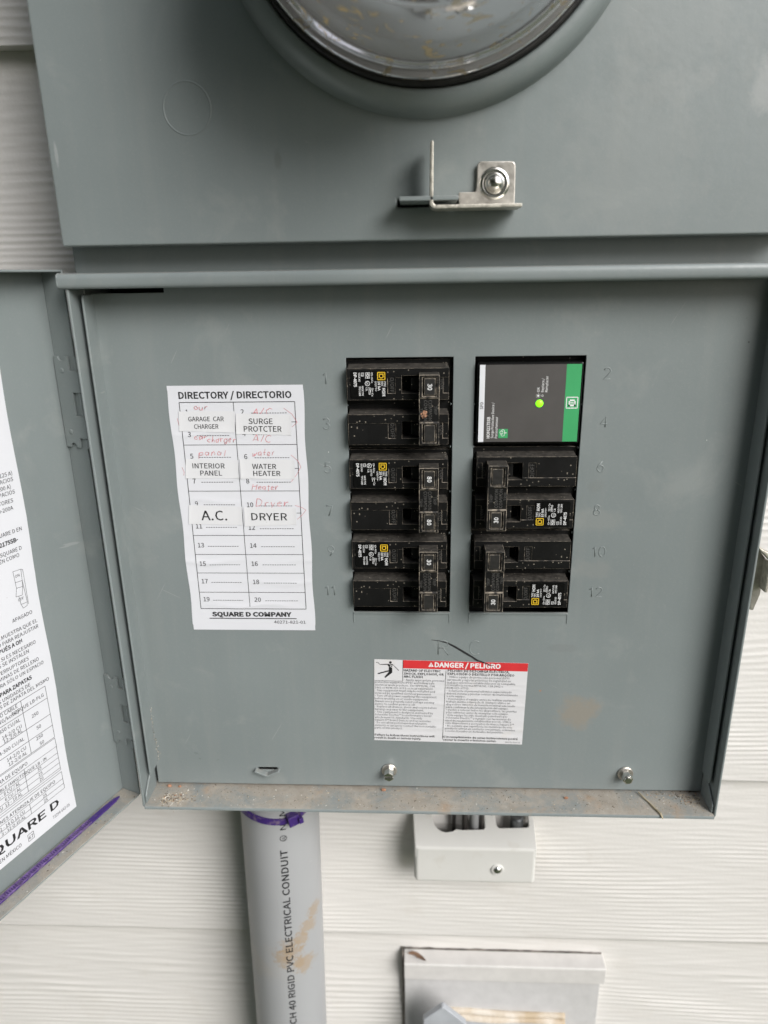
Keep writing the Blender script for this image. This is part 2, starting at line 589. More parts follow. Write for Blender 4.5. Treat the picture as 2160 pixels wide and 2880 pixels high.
    def mesh(self, name, mats, parent=None, local=False, bevel=0.0, seg=2, bmat=-1, smooth=False, inv=None):
        me = bpy.data.meshes.new(name)
        me.from_pydata([tuple(p) for p in self.v], [], self.f)
        for mm in mats:
            me.materials.append(MATS[mm])
        if any(self.fm):
            me.polygons.foreach_set('material_index', self.fm)
        if smooth:
            me.polygons.foreach_set('use_smooth', [True] * len(me.polygons))
        me.validate()
        me.update()
        return link(name, me, parent, local, bevel, seg, bmat)


def link(name, me, parent=None, local=False, bevel=0.0, seg=2, bmat=-1):
    o = bpy.data.objects.new(name, me)
    COL.objects.link(o)
    if parent is not None:
        o.parent = parent
        if not local:
            me.transform(WM[parent].inverted())
        WM[o] = WM[parent]
    else:
        WM[o] = Matrix.Identity(4)
    if bevel:
        md = o.modifiers.new('bevel', 'BEVEL')
        md.width = bevel
        md.segments = seg
        md.limit_method = 'ANGLE'
        md.angle_limit = R(35)
        if bmat >= 0:
            md.material = bmat
    return o


def smooth_by_angle(o, deg=40):
    me = o.data
    bm = bmesh.new()
    bm.from_mesh(me)
    for e in bm.edges:
        e.smooth = len(e.link_faces) == 2 and e.calc_face_angle(0) < R(deg)
    for f in bm.faces:
        f.smooth = True
    bm.to_mesh(me)
    bm.free()
    return o


# ---- flat print -------------------------------------------------
_fc = {}
try:      # the grotesque that ships with Blender; the built-in face if it is missing
    import os
    FONT = bpy.data.fonts.load(os.path.join(bpy.utils.system_resource('DATAFILES', path='fonts'), 'Noto Sans CJK Regular.woff2'))
except Exception:
    FONT = None


def glyphs(body, bold=0.0, res=2):
    k = (body, bold, res)
    if k not in _fc:
        cu = bpy.data.curves.new('t', 'FONT')
        cu.body = body
        if FONT:
            cu.font = FONT
        cu.resolution_u = res
        cu.offset = (bold + 0.006) * (0.36 if FONT else 1.0)
        cu.dimensions = '2D'
        cu.fill_mode = 'FRONT'
        o = bpy.data.objects.new('t', cu)
        me = bpy.data.meshes.new_from_object(o)
        v = np.empty(len(me.vertices) * 3)
        me.vertices.foreach_get('co', v)
        v = v.reshape(-1, 3)[:, :2]
        f = [tuple(p.vertices) for p in me.polygons]
        # keep the faces turned to the reader
        nz = [p.normal.z for p in me.polygons]
        f = [t_ if z_ >= 0 else t_[::-1] for t_, z_ in zip(f, nz)]
        bpy.data.objects.remove(o)
        bpy.data.curves.remove(cu)
        bpy.data.meshes.remove(me)
        _fc[k] = (v, f)
    return _fc[k]


CAP = None


class Print:
    def __init__(self, mp):
        self.mp = mp
        self.v = []
        self.f = []
        self.fm = []
        self.mats = []

    def mi(self, m_):
        if m_ not in self.mats:
            self.mats.append(m_)
        return self.mats.index(m_)

    def raw(self, pts, faces, mat, lift=0.0):
        k = len(self.v)
        self.v += [self.mp(x, z, lift) for x, z in pts]
        self.f += [tuple(i + k for i in f) for f in faces]
        self.fm += [self.mi(mat)] * len(faces)

    def text(self, body, x, z, h, mat='ink_black', x1=None, align='l', bold=0.0, rot=0.0, lift=0.0, res=2, sx=1.0):
        global CAP
        if CAP is None:
            CAP = glyphs('H')[0][:, 1].max()
        v, f = glyphs(body, bold, res)
        if len(v) == 0:
            return
        s = h / CAP
        lo, hi = v[:, 0].min(), v[:, 0].max()
        kx = s * sx
        if x1 is not None:
            kx = (x1 - x) / (hi - lo)
        p = np.c_[(v[:, 0] - lo) * kx, v[:, 1] * s]
        wd = (hi - lo) * kx
        if align == 'c':
            p[:, 0] -= wd / 2
        elif align == 'r':
            p[:, 0] -= wd
        c, s_ = math.cos(rot), math.sin(rot)
        q = np.c_[x + p[:, 0] * c - p[:, 1] * s_, z + p[:, 0] * s_ + p[:, 1] * c]
        self.raw(q.tolist(), f, mat, lift)

    def poly(self, pts, mat, lift=0.0):
        self.raw(pts, [tuple(range(len(pts)))], mat, lift)

    def rect(self, x0, x1, z0, z1, mat, lift=0.0):
        self.poly([(x0, z0), (x1, z0), (x1, z1), (x0, z1)], mat, lift)

    def line(self, a, b_, wd, mat='ink_black', lift=0.0, n=1):
        a, b_ = Vector(a), Vector(b_)
        d = (b_ - a)
        if d.length < 1e-9:
            return
        q = Vector((-d.y, d.x)).normalized() * wd / 2
        pts, fs = [], []
        for i in range(n + 1):
            c = a + d * i / n
            pts += [tuple(c - q), tuple(c + q)]
        for i in range(n):
            fs.append((2 * i, 2 * i + 2, 2 * i + 3, 2 * i + 1))
        self.raw(pts, fs, mat, lift)

    def stroke(self, pts, wd, mat, lift=0.0):
        for a, b_ in zip(pts, pts[1:]):
            self.line(a, b_, wd, mat, lift)

    def frame(self, x0, x1, z0, z1, wd, mat, lift=0.0, n=1):
        self.line((x0, z0), (x1, z0), wd, mat, lift, n)
        self.line((x0, z1), (x1, z1), wd, mat, lift, n)
        self.line((x0, z0), (x0, z1), wd, mat, lift, n)
        self.line((x1, z0), (x1, z1), wd, mat, lift, n)

    def ring(self, cx, cz, r0, r1, mat, n=24, lift=0.0):
        pts, fs = [], []
        for i in range(n):
            a = 2 * math.pi * i / n
            pts += [(cx + r0 * math.cos(a), cz + r0 * math.sin(a)), (cx + r1 * math.cos(a), cz + r1 * math.sin(a))]
        for i in range(n):
            j = (i + 1) % n
            fs.append((2 * i, 2 * i + 1, 2 * j + 1, 2 * j))
        self.raw(pts, fs, mat, lift)

    def disc(self, cx, cz, r, mat, n=20, lift=0.0):
        self.poly([(cx + r * math.cos(2 * math.pi * i / n), cz + r * math.sin(2 * math.pi * i / n)) for i in range(n)], mat, lift)

    def dashes(self, x0, x1, z, n, wd, mat='ink_black'):
        p = (x1 - x0) / n
        for i in range(n):
            self.line((x0 + p * i, z), (x0 + p * (i + 0.72), z), wd, mat)

    def build(self, name, parent=None, local=False):
        me = bpy.data.meshes.new(name)
        me.from_pydata([tuple(p) for p in self.v], [], self.f)
        for m_ in self.mats:
            me.materials.append(MATS[m_])
        me.polygons.foreach_set('material_index', self.fm)
        me.update()
        return link(name, me, parent, local)


# stroke letters (unit height) for stamped figures and pen writing
def arc(cx, cz, rx, rz, a0, a1, n=10):
    return [(cx + rx * math.cos(R(a0 + (a1 - a0) * i / n)), cz + rz * math.sin(R(a0 + (a1 - a0) * i / n))) for i in range(n + 1)]


ST = {
    '0': (0.6, [arc(.3, .5, .3, .5, 90, 450, 18)]), '1': (0.35, [[(.05, .78), (.28, 1), (.28, 0)]]),
    '2': (0.6, [arc(.3, .72, .28, .28, 160, -35, 10) + [(.02, 0), (.6, 0)]]),
    '3': (0.6, [arc(.28, .75, .27, .25, 150, -90, 9) + arc(.28, .25, .32, .25, 90, -150, 10)]),
    '4': (0.6, [[(.45, 0), (.45, 1), (0, .3), (.6, .3)]]),
    '5': (0.6, [[(.55, 1), (.1, 1), (.05, .55)] + arc(.28, .32, .31, .32, 120, -150, 11)]),
    '6': (0.6, [[(.45, 1), (.15, .6)] + arc(.3, .3, .29, .3, 150, 510, 18)]),
    '7': (0.6, [[(0, 1), (.6, 1), (.22, 0)]]),
    '8': (0.6, [arc(.3, .76, .23, .24, -90, 270, 14), arc(.3, .26, .3, .26, 90, 450, 16)]),
    '9': (0.6, [arc(.3, .7, .29, .3, -30, 330, 18) + [(.2, 0)]]),
    'R': (0.7, [[(0, 0), (0, 1), (.35, 1)] + arc(.36, .75, .27, .25, 90, -90, 8) + [(0, .5)], [(.3, .5), (.66, 0)]]),
    'C': (0.75, [arc(.4, .5, .38, .5, 50, 310, 16)]),
    'o': (.5, [arc(.25, .28, .23, .28, 80, 440, 12)]), 'u': (.5, [[(0, .55), (.05, .1), (.22, 0), (.4, .15), (.45, .55), (.45, 0)]]),
    'r': (.42, [[(.02, .55), (.08, 0), (.1, .4), (.25, .55), (.4, .5)]]), 'A': (.7, [[(0, 0), (.32, 1), (.62, 0)], [(.1, .38), (.52, .38)]]),
    '/': (.4, [[(0, 0), (.35, 1)]]), 'c': (.45, [arc(.25, .28, .22, .28, 50, 320, 9)]),
    'a': (.5, [arc(.22, .28, .21, .27, 60, 420, 12), [(.43, .55), (.46, 0)]]),
    'h': (.5, [[(.05, 1), (.03, 0), (.1, .42), (.28, .55), (.42, .35), (.43, 0)]]),
    'g': (.5, [arc(.22, .28, .21, .27, 60, 420, 12), [(.43, .55), (.42, -.25), (.25, -.42), (.05, -.3)]]),
    'e': (.48, [[(.05, .3), (.42, .34)] + arc(.24, .29, .2, .27, 20, 320, 11)]),
    'p': (.5, [[(.05, .55), (.02, -.4)], arc(.25, .3, .22, .26, 170, -170, 12)]),
    'n': (.5, [[(.03, .55), (.05, 0), (.12, .42), (.3, .55), (.42, .35), (.43, 0)]]), 'l': (.22, [[(.1, 1), (.12, 0)]]),
    'w': (.72, [[(0, .55), (.15, 0), (.33, .45), (.48, 0), (.68, .58)]]), 't': (.42, [[(.2, .95), (.2, .05), (.34, 0)], [(0, .58), (.4, .6)]]),
    'H': (.7, [[(.02, 1), (0, 0)], [(.58, 1), (.6, 0)], [(0, .5), (.58, .55)]]),
    'D': (.65, [[(0, 0), (.03, 1), (.35, .95), (.6, .6), (.5, .2), (.05, 0)]]), 'y': (.5, [[(.02, .55), (.2, .1)], [(.45, .55), (.1, -.4)]]),
    ' ': (.3, []),
}


def strokes(body, x, z, h, gap=0.16, x1=None):
    segs, cx = [], 0.0
    for ch in body:
        wd, ps = ST[ch]
        for p in ps:
            segs.append([(cx + a, b_) for a, b_ in p])
        cx += wd + gap
    cx -= gap
    kx = h if x1 is None else (x1 - x) / cx
    return [[(x + a * kx, z + b_ * h) for a, b_ in s] for s in segs], cx * kx


# ------------------------------------------------------------------ setting: ground, wall
g = MB()
N = 24
for i in range(N):
    for j in range(N):
        x0, x1 = -60 + 120 * i / N, -60 + 120 * (i + 1) / N
        y0, y1 = -60 + 120 * j / N, -60 + 120 * (j + 1) / N
        g.add([(x0, y0, -1.25), (x1, y0, -1.25), (x1, y1, -1.25), (x0, y1, -1.25)], [(0, 1, 2, 3)])
o = g.mesh('ground', ['grass_ground'])
tag(o, kind='structure')

# trees added behind the viewer to shade the low sky; seen only in reflections
tl = MB()
for k in range(15):
    ang = R(-100 + 112 * k / 14 + random.uniform(-3, 3))
    dist = random.uniform(6.0, 8.0)
    cx, cy = dist * math.sin(ang), -dist * math.cos(ang)
    ht = random.uniform(4.2, 6.0)
    tl.tube([(cx, cy, -1.25), (cx + random.uniform(-.2, .2), cy, 0.6), (cx + random.uniform(-.4, .4), cy, ht * .7)], [.16, .12, .05], 8, 1)
    for q in range(900):
        a_, b2, rr_ = random.uniform(0, 6.283), random.uniform(-1, 1), random.random() ** 0.4
        h2 = math.sqrt(1 - b2 * b2)
        px, py, pz = cx + 1.5 * rr_ * h2 * math.cos(a_), cy + 1.3 * rr_ * h2 * math.sin(a_), ht * .45 + (ht * .55 + .6) * rr_ * b2 * .9
        if pz < -1.0:
            continue
        sz = random.uniform(.10, .24)
        d1 = Vector((random.gauss(0, 1), random.gauss(0, 1), random.gauss(0, 1))).normalized() * sz
        d2 = d1.cross(Vector((random.gauss(0, 1), random.gauss(0, 1), random.gauss(0, 1)))).normalized() * sz * .7
        p0 = Vector((px, py, pz))
        tl.add([p0 - d1, p0 + d2, p0 + d1, p0 - d2], [(0, 1, 2, 3)], 0)
o = tl.mesh('added_tree_line', ['hedge_leaf', 'hedge_wood'])
tag(o, 'unseen green tree line added across the yard opposite the wall to shade the low sky', 'trees', kind='stuff')

YW = 0.095
LAPS = [-1.226, -1.053, -0.880, -0.707, -0.534, -0.3605, -0.190, -0.0155, 0.1607, 0.3328, 0.506, 0.679, 0.852, 1.025, 1.198, 1.371]
wall = thing('siding_wall', 'white painted lap siding wall with raised wood grain behind the panel', 'wall', (0, YW, -1.25))


def smooth1(n, step, seed):
    r_ = np.random.default_rng(seed)
    k = int(n / step) + 4
    a = r_.normal(size=k)
    x = np.arange(n) / step
    i = x.astype(int)
    fr_ = x - i
    fr_ = fr_ * fr_ * (3 - 2 * fr_)
    return a[i] * (1 - fr_) + a[i + 1] * fr_


def plank(z0, z1, seed, fine):
    r_ = np.random.default_rng(seed)
    if fine:
        xs = np.concatenate([np.linspace(-2.6, -0.50, 5), np.linspace(-0.49, 0.47, 230), np.linspace(0.48, 2.6, 5)])
        zs = np.linspace(z0, z1 + 0.02, 205)
    else:
        xs = np.linspace(-2.6, 2.6, 8)
        zs = np.linspace(z0, z1 + 0.02, 10)
    X, Z = np.meshgrid(xs, zs)
    L = z1 - z0
    tz = (Z - z0) / L
    if fine:
        # warped ridges: lines stay nearly level, wander and fork
        wv = np.zeros_like(X)
        for k in range(7):
            fx, fz = r_.uniform(2, 24), r_.uniform(8, 60)
            wv += r_.uniform(0.0006, 0.0035) / (1 + fx / 10) * np.sin(fx * X + fz * Z + r_.uniform(0, 6.3))
        wv += 0.010 * np.exp(-((tz - 0.72) / 0.16) ** 2) * np.sin(3.1 * X + seed)
        dens = 1.0 / (r_.uniform(0.0042, 0.0056) + 0.0065 * np.clip((tz - 0.45) * 1.5, 0, 1))
        cum = np.cumsum(dens[:, :1] * (zs[1] - zs[0]), axis=0)
        ph = 2 * math.pi * (cum + wv * 190)
        rd = 0.5 + 0.5 * np.sin(ph)
        rd = rd ** 1.6
        amp = r_.uniform(0.00042, 0.00060) * (1.0 - 0.72 * np.clip((tz - 0.55) * 3.5, 0, 1))
        mod = np.zeros_like(X)
        for k in range(6):
            mod += np.sin(r_.uniform(5, 45) * X + r_.uniform(30, 160) * Z + r_.uniform(0, 6.3))
        amp = amp * np.clip(0.7 + 0.22 * mod, 0.08, 2)
        H = amp * rd + 0.00010 * np.sin(90 * X + 40 * np.sin(200 * Z))
    else:
        H = np.zeros_like(X)
    # boards lean out at the foot
    Yv = YW - 0.0005 - 0.0105 * (1 - tz) - H
    nz_, nx_ = X.shape
    v = np.stack([X, Yv, Z], -1).reshape(-1, 3)
    i = np.arange(nx_ - 1)
    j = np.arange(nz_ - 1)
    J, I = np.meshgrid(j, i, indexing='ij')
    a = (J * nx_ + I).ravel()
    f = np.stack([a, a + 1, a + nx_ + 1, a + nx_], -1)
    vb = v[:nx_].copy()
    vb[:, 1] = YW + 0.002
    k = len(v)
    ii = np.arange(nx_ - 1)
    fb = np.stack([ii + k, ii + 1 + k, ii + 1, ii], -1)
    v = np.concatenate([v, vb])
    f = np.concatenate([f, fb])
    me = bpy.data.meshes.new('plank')
    me.from_pydata(v.tolist(), [], f.tolist())
    sm = np.ones(len(f), bool)
    sm[-len(fb):] = False
    me.polygons.foreach_set('use_smooth', sm)
    me.materials.append(MATS['siding_paint'])
    me.update()
    return link('plank', me, wall)


for i in range(len(LAPS) - 1):
    plank(LAPS[i], LAPS[i + 1], 40 + i, 3 <= i <= 9)
bk = MB().box(-2.6, 2.6, YW + 0.003, YW + 0.12, -1.25, 1.38)
bk.mesh('sheathing', ['dark_interior'], wall)

# ------------------------------------------------------------------ the metered load centre
BX0, BX1 = -0.1615, 0.2130
panel = thing('meter_panel', 'grey steel outdoor electrical panel with meter socket above and open breaker compartment', 'electrical panel', (0.026, 0.094, -0.136))

bd = MB()
# lower box walls
T = 0.0013
bd.box(BX0, BX0 + T, -0.0005, 0.0925, -0.1355, 0.2010)
bd.box(BX1 - T, BX1, -0.0005, 0.0925, -0.1355, 0.2010)
bd.box(BX0 + T, BX1 - T, 0.0008, 0.0925, -0.1362, -0.1349)
bd.box(BX0 + T, BX1 - T, 0.0912, 0.0925, -0.1349, 0.2010)
# upper body, whole front face
bd.box(-0.1635, 0.2150, -0.0008, 0.0925, 0.2012, 0.52)
bd.mesh('enclosure_body', ['grey_enamel'], panel, bevel=0.0005)
iv = MB().box(BX0 + 0.003, BX1 - 0.003, 0.030, 0.0314, -0.13, 0.199)
iv.mesh('interior_shade_sheet', ['dark_interior'], panel)  # near-black sheet stands in for the shade inside the box

for x0, x1 in ((BX0, BX0 + 0.0014), (BX1 - 0.0014, BX1)):
    fl = MB()
    pts = [(-0.0195, 0.1945), (-0.0195, -0.1340), (-0.0180, -0.1368), (-0.0012, -0.1368), (-0.0012, 0.1945)]
    fl.prismx(pts, x0, x1)
    fl.mesh('side_flange', ['grey_enamel'], panel, bevel=0.0005)

# rain lip: folded, rounded drip edge
prof = [(-0.0012, 0.2022), (-0.0190, 0.2021), (-0.0206, 0.2016), (-0.0214, 0.2006), (-0.0217, 0.1992), (-0.0217, 0.1966), (-0.0214, 0.1954),
        (-0.0206, 0.1946), (-0.0196, 0.1943), (-0.0180, 0.1947), (-0.0180, 0.2006), (-0.0012, 0.2006)]
lp = MB().prismx(prof, -0.1648, 0.2162)
smooth_by_angle(lp.mesh('rain_lip', ['grey_enamel'], panel), 32)
for x0, x1 in ((-0.1652, -0.1640), (0.2154, 0.2166)):
    cp = MB()
    cp.prismx([(-0.0005, 0.2024), (-0.0195, 0.2023), (-0.0216, 0.2012), (-0.0219, 0.1960), (-0.0200, 0.1940), (-0.0005, 0.1985)], x0, x1)
    cp.mesh('lip_end', ['grey_enamel'], panel, bevel=0.0006)

# bottom ledge
lg = MB()
nx = 90
prof = [(0.0080, -0.1331), (-0.0188, -0.1332), (-0.0203, -0.1336), (-0.0208, -0.1345), (-0.0206, -0.1358), (-0.0190, -0.1362), (0.0080, -0.1362)]
lg.prismx(prof, BX0 + 0.0016, BX1 - 0.0016)
smooth_by_angle(lg.mesh('bottom_ledge', ['dirty_grey_enamel'], panel), 40)
for x0, x1 in ((BX0 + 0.0017, BX0 + 0.0029), (BX1 - 0.0029, BX1 - 0.0017)):
    gs = MB().prismx([(0.0002, -0.1330), (0.0002, -0.1145), (-0.0035, -0.1145), (-0.0165, -0.1255), (-0.0180, -0.1275), (-0.0180, -0.1330)], x0, x1)
    gs.mesh('corner_gusset', ['grey_enamel'], panel, bevel=0.0004)

# interior cover (dead front) with the two breaker openings
CX0, CX1 = -0.1572, 0.2100
xs = [CX0, -0.1165, -0.0868, -0.0736, -0.0182, 0.0413, 0.0533, 0.1137, CX1]
zs = [-0.1310, -0.1194, -0.1172, 0.0, 0.1555, 0.1916, 0.1960]
fr_ = [[0.0] * 8 for _ in range(6)]
fr_[3][4] = None
fr_[3][6] = None
fr_[1][2] = None
fr_[5][0] = None
ic = MB().cells(xs, zs, fr_, 0.0013)
ic.mesh('interior_cover', ['cover_enamel'], panel, bevel=0.00035)
cover = bpy.data.objects['interior_cover']
for sx in (-1, 1):
    rt = MB()
    xf = CX0 if sx < 0 else CX1
    a, b_ = (xf - 0.0001, xf + 0.0012) if sx < 0 else (xf - 0.0012, xf + 0.0001)
    rt.prismx([(0.0011, -0.1155), (-0.0112, -0.1155), (-0.0126, -0.1145), (-0.0126, 0.1895), (-0.0112, 0.1912), (0.0011, 0.1912)], a, b_)
    rt.mesh('cover_return', ['grey_enamel'], panel, bevel=0.0005)
# torn twist-out stubs and fold lines of the breaker openings
stb = MB()
for xc in (-0.0182, 0.0413, 0.0533, 0.1137):
    for k in range(1, 6):
        zc = 0.1555 - k * 0.0257 + random.uniform(-.001, .001)
        s = 1 if xc in (-0.0182, 0.0533) else -1
        x_ = xc + s * 0.0005
        stb.add([(x_ - .0006, -.0001, zc - .0008), (x_ + s * random.uniform(.0001, .0006), -.0004 - random.random() * .0006, zc), (x_ - .0006, -.0001, zc + .0008), (x_, .001, zc)],
                [(0, 1, 2), (0, 3, 1), (1, 3, 2)])
stb.mesh('twistout_stub', ['grey_enamel'], cover)['kind'] = 'stuff'
for x0, x1 in ((-0.0182, 0.0413), (0.0533, 0.1137)):
    fm = MB()
    for xe in (x0, x1):
        fm.box(xe - 0.00035, xe + 0.00035, -0.0004, 0.0005, -0.0072, -0.0002)
    fm.box(x0, x1, -0.0007, 0.0005, -0.0012, -0.0001)
    fm.mesh('fold_crease', ['grey_enamel'], cover, bevel=0.0002)

# stamped figures
for body, cx, cz in (('1', -.0305, .1445), ('3', -.0305, .1188), ('5', -.0308, .0929), ('7', -.0308, .0663), ('9', -.0309, .0407), ('11', -.0325, .0145),
                     ('2', .1258, .1456), ('4', .1261, .1188), ('6', .1263, .0929), ('8', .1263, .0665), ('10', .1294, .0404), ('12', .1295, .0140), ('R', .0379, -.0249), ('C', .0577, -.0248)):
    h = 0.0098 if body in 'RC' else 0.0062
    sg, wd = strokes(body, 0, 0, h, 0.3)
    e = MB()
    for s in sg:
        e.tube([(cx - wd / 2 + a, -0.00002, cz - h / 2 + b_) for a, b_ in s], 0.00040, 6)
    for i, p in enumerate(e.v):
        e.v[i] = (p[0], p[1] * 0.45, p[2])
    e.mesh('stamped_' + ('letter' if body in 'RC' else 'number'), ['grey_enamel'], cover, smooth=True)

# lance tab and hex screws on the cover
tb = MB()
for s in (-1, 1):
    M = Matrix.Translation((-0.0802 + s * 0.0040, 0, -0.1199)) @ Matrix.Rotation(R(-24 * s), 4, 'Y')
    tb.box(-0.0047, 0.0047, -0.0042, 0.0, -0.0007, 0.0007, M=M)
tb.mesh('lance_tab', ['grey_enamel'], panel, bevel=0.0004)


def hex_screw(x, z, tilt, slot):
    s = MB()
    s.lathe([(0.0, -0.0014), (0.0046, -0.0014), (0.0051, -0.0010), (0.0051, -0.0002), (0.0, -0.0002)], (0, 0), 28)
    M = Matrix.Translation((x, 0, z)) @ Matrix.Rotation(R(tilt), 4, 'Y')
    o_ = MB()
    o_.add(s.v, s.f, 0, M)
    o_ = o_.mesh('screw', ['zinc_steel'], panel)
    smooth_by_angle(o_, 35)
    h_ = MB()
    if slot:
        # two halves either side of the driver slot
        for sg in (-1, 1):
            pts = [(0.0036 * math.cos(R(a)), 0.0036 * math.sin(R(a))) for a in (30, 90, 150)] if sg > 0 else [(0.0036 * math.cos(R(a)), 0.0036 * math.sin(R(a))) for a in (210, 270, 330)]
            edge = [(-0.00312, 0.00045 * sg), (0.00312, 0.00045 * sg)]
            poly = [edge[0], edge[1]] + pts if sg > 0 else [edge[1], edge[0]] + pts
            h_.prism(poly, -0.0078, -0.0013, M=M)
        h_.prism([(0.0035 * math.cos(R(60 * k + 30)), 0.0035 * math.sin(R(60 * k + 30))) for k in range(6)], -0.0062, -0.0012, M=M)
    else:
        h_.prism([(0.0036 * math.cos(R(60 * k + 30)), 0.0036 * math.sin(R(60 * k + 30))) for k in range(6)], -0.0072, -0.0012, M=M)
        h_.prism([(0.0026 * math.cos(R(30 * k)), 0.0026 * math.sin(R(30 * k))) for k in range(12)], -0.0080, -0.0070, M=M)
    h_.mesh('screw_head', ['bright_steel'], o_, bevel=0.0004)


hex_screw(0.0024, -0.1178, 0, True)
hex_screw(0.1592, -0.1175, 18, False)

# meter cover with the pressed ring
MC = (0.0262, 0.3700)
RB = 0.0994
YC = -0.0115
mc = MB()
hs = 0.104
xs = [-0.1635, MC[0] - hs, 0.0112, 0.0420, MC[0] + hs, 0.2150]
zs = [0.2155, 0.2310, 0.2348, MC[1] - hs, MC[1] + hs, 0.54]
fr_ = [[YC] * 5 for _ in range(5)]
fr_[1][2] = None
mc.cells(xs, zs, fr_, -0.0011)
o = mc.push().mesh('meter_cover', ['weathered_enamel'], panel, bevel=0.0009, seg=3)
mcov = o
rg = MB().lathe([(RB + 0.0004, YC + 0.0004), (RB, YC - 0.0008), (0.0988, -0.0150), (0.0980, -0.0180), (0.0966, -0.0204), (0.0948, -0.0220), (0.0928, -0.0229),
                 (0.0908, -0.0233), (0.0896, -0.0232), (0.0890, -0.0224), (0.0888, -0.0200), (0.0888, -0.0008)][::-1], MC, 96)
rg.push().mesh('meter_ring', ['grey_enamel'], mcov, smooth=True)
kn = MB().lathe([(0.0113, YC - 0.00002), (0.0116, YC - 0.00026), (0.0119, YC - 0.00026), (0.0122, YC - 0.00002)][::-1], (-0.0912, 0.2777), 40)
kn.push().mesh('knockout', ['grey_enamel'], mcov, smooth=True)

# sealing hasp: zinc bracket riveted to the meter cover, tongue of the body through its slot
tg = MB()
tg.prism([(0.0128, 0.2322), (0.0405, 0.2322), (0.0412, 0.2330), (0.0412, 0.2338), (0.0405, 0.2343), (0.0128, 0.2343)], -0.0300, -0.0009)
tg.push().mesh('seal_tongue', ['grey_enamel'], panel, bevel=0.0006)
hp = MB()
out = [(0.0420, 0.2302), (0.0697, 0.2302), (0.0695, 0.2480)] + arc(.0672, .2484, .0022, .0022, 0, 90, 5) + [(0.0535, 0.2509)] + arc(.0530, .2487, .0022, .0022, 90, 180, 5) \
    + [(0.0508, 0.2440), (0.0506, 0.2395), (0.0503, 0.2376), (0.0496, 0.2372), (0.0420, 0.2372)]
hp.prism(out, -0.0142, -0.0130)
hasp = hp.push().mesh('hasp', ['zinc_steel'], panel, bevel=0.0004)
hb = MB()
hb.box(0.0300, 0.0712, -0.0300, -0.0131, 0.2286, 0.2303)
# bend and upright tab
cv = [(0.0300, 0.2286)] + arc(.0300, .2313, .0027, .0027, 270, 180, 5) + [(0.0276, 0.2572), (0.0281, 0.2580), (0.0288, 0.2580), (0.0290, 0.2572)] + arc(.0304, .2317, .0014, .0014, 180, 270, 4)
hb.prism(cv[::-1], -0.0300, -0.0170)
hb.push().mesh('hasp_arm', ['rubbed_zinc'], hasp, bevel=0.00035)
dm = MB().lathe([(0.0075, -0.0143), (0.0068, -0.0149), (0.0056, -0.0150), (0.0050, -0.0146), (0.0047, -0.0145), (0.0042, -0.0172), (0.0030, -0.0186), (0.0016, -0.0192), (0.0, -0.0194)][::-1], (0.0594, 0.2408), 32)
dm.push().mesh('rivet', ['bright_steel'], hasp, smooth=True)

# catch on the right side of the box
lt = MB()
lt.prism([(0.2125, 0.0445), (0.2140, 0.0170), (0.2150, 0.0140), (0.2185, 0.0100), (0.2200, 0.0100), (0.2202, 0.0135), (0.2215, 0.0125), (0.2222, 0.0090), (0.2226, 0.0030), (0.2245, 0.0028),
          (0.2270, 0.0130), (0.2275, 0.0360), (0.2190, 0.0455)], -0.0010, 0.0002)
latch = lt.mesh('latch_catch', ['zinc_steel'], panel, bevel=0.0003)
l2 = MB().prism([(0.2185, 0.0462), (0.2190, 0.0448), (0.2275, 0.0365), (0.2330, 0.0365), (0.2330, 0.0380)], -0.0085, -0.0008)
l2.box(0.2256, 0.2272, -0.0085, -0.0008, 0.0180, 0.0366)
l2.mesh('latch_tab', ['rubbed_zinc'], latch, bevel=0.0004)

# ------------------------------------------------------------------ door, swung open on the left
TH = R(111.7)
DE = Vector((math.cos(TH), -math.sin(TH), 0))
DN = Vector((math.sin(TH), math.cos(TH), 0))
DP = Vector((-0.1833, 0.0004, 0))
DM = Matrix(((DE.x, DN.x, 0, DP.x), (DE.y, DN.y, 0, DP.y), (0, 0, 1, 0), (0, 0, 0, 1)))   # local (s, t, z); t = towards the viewer of the inside


def dbox(mb, s0, s1, t0, t1, z0, z1, mi=0):
    # box in door space (mirrored frame: flip winding)
    k = len(mb.f)
    mb.box(s0, s1, t0, t1, z0, z1, mi, DM)
    for i in range(k, len(mb.f)):
        mb.f[i] = mb.f[i][::-1] if DM.to_3x3().determinant() < 0 else mb.f[i]
    return mb


DZ0, DZ1 = -0.1362, 0.2030
DL = 0.372
dr = MB()
dbox(dr, -0.0013, DL, -0.0013, 0.0, DZ0 - 0.0013, DZ1 + 0.0013)
door = dr.mesh('door', ['grey_enamel'], panel, bevel=0.0006)
fl = MB()
dbox(fl, -0.0013, 0.0, 0.0001, 0.0150, DZ0 - 0.0013, DZ1 + 0.0013)
fl.mesh('door_hinge_flange', ['grey_enamel'], door, bevel=0.0004)
fl = MB()
dbox(fl, 0.0002, DL, 0.0001, 0.0150, DZ1, DZ1 + 0.0013)
dbox(fl, DL - 0.0013, DL, 0.0001, 0.0150, DZ0 + 0.0003, DZ1 - 0.0003)
fl.mesh('door_flange', ['grey_enamel'], door, bevel=0.0004)
fl = MB()
dbox(fl, 0.0002, DL, 0.0001, 0.0152, DZ0 - 0.0013, DZ0)
fl.mesh('door_bottom_flange', ['dirty_grey_enamel'], door, bevel=0.0004)


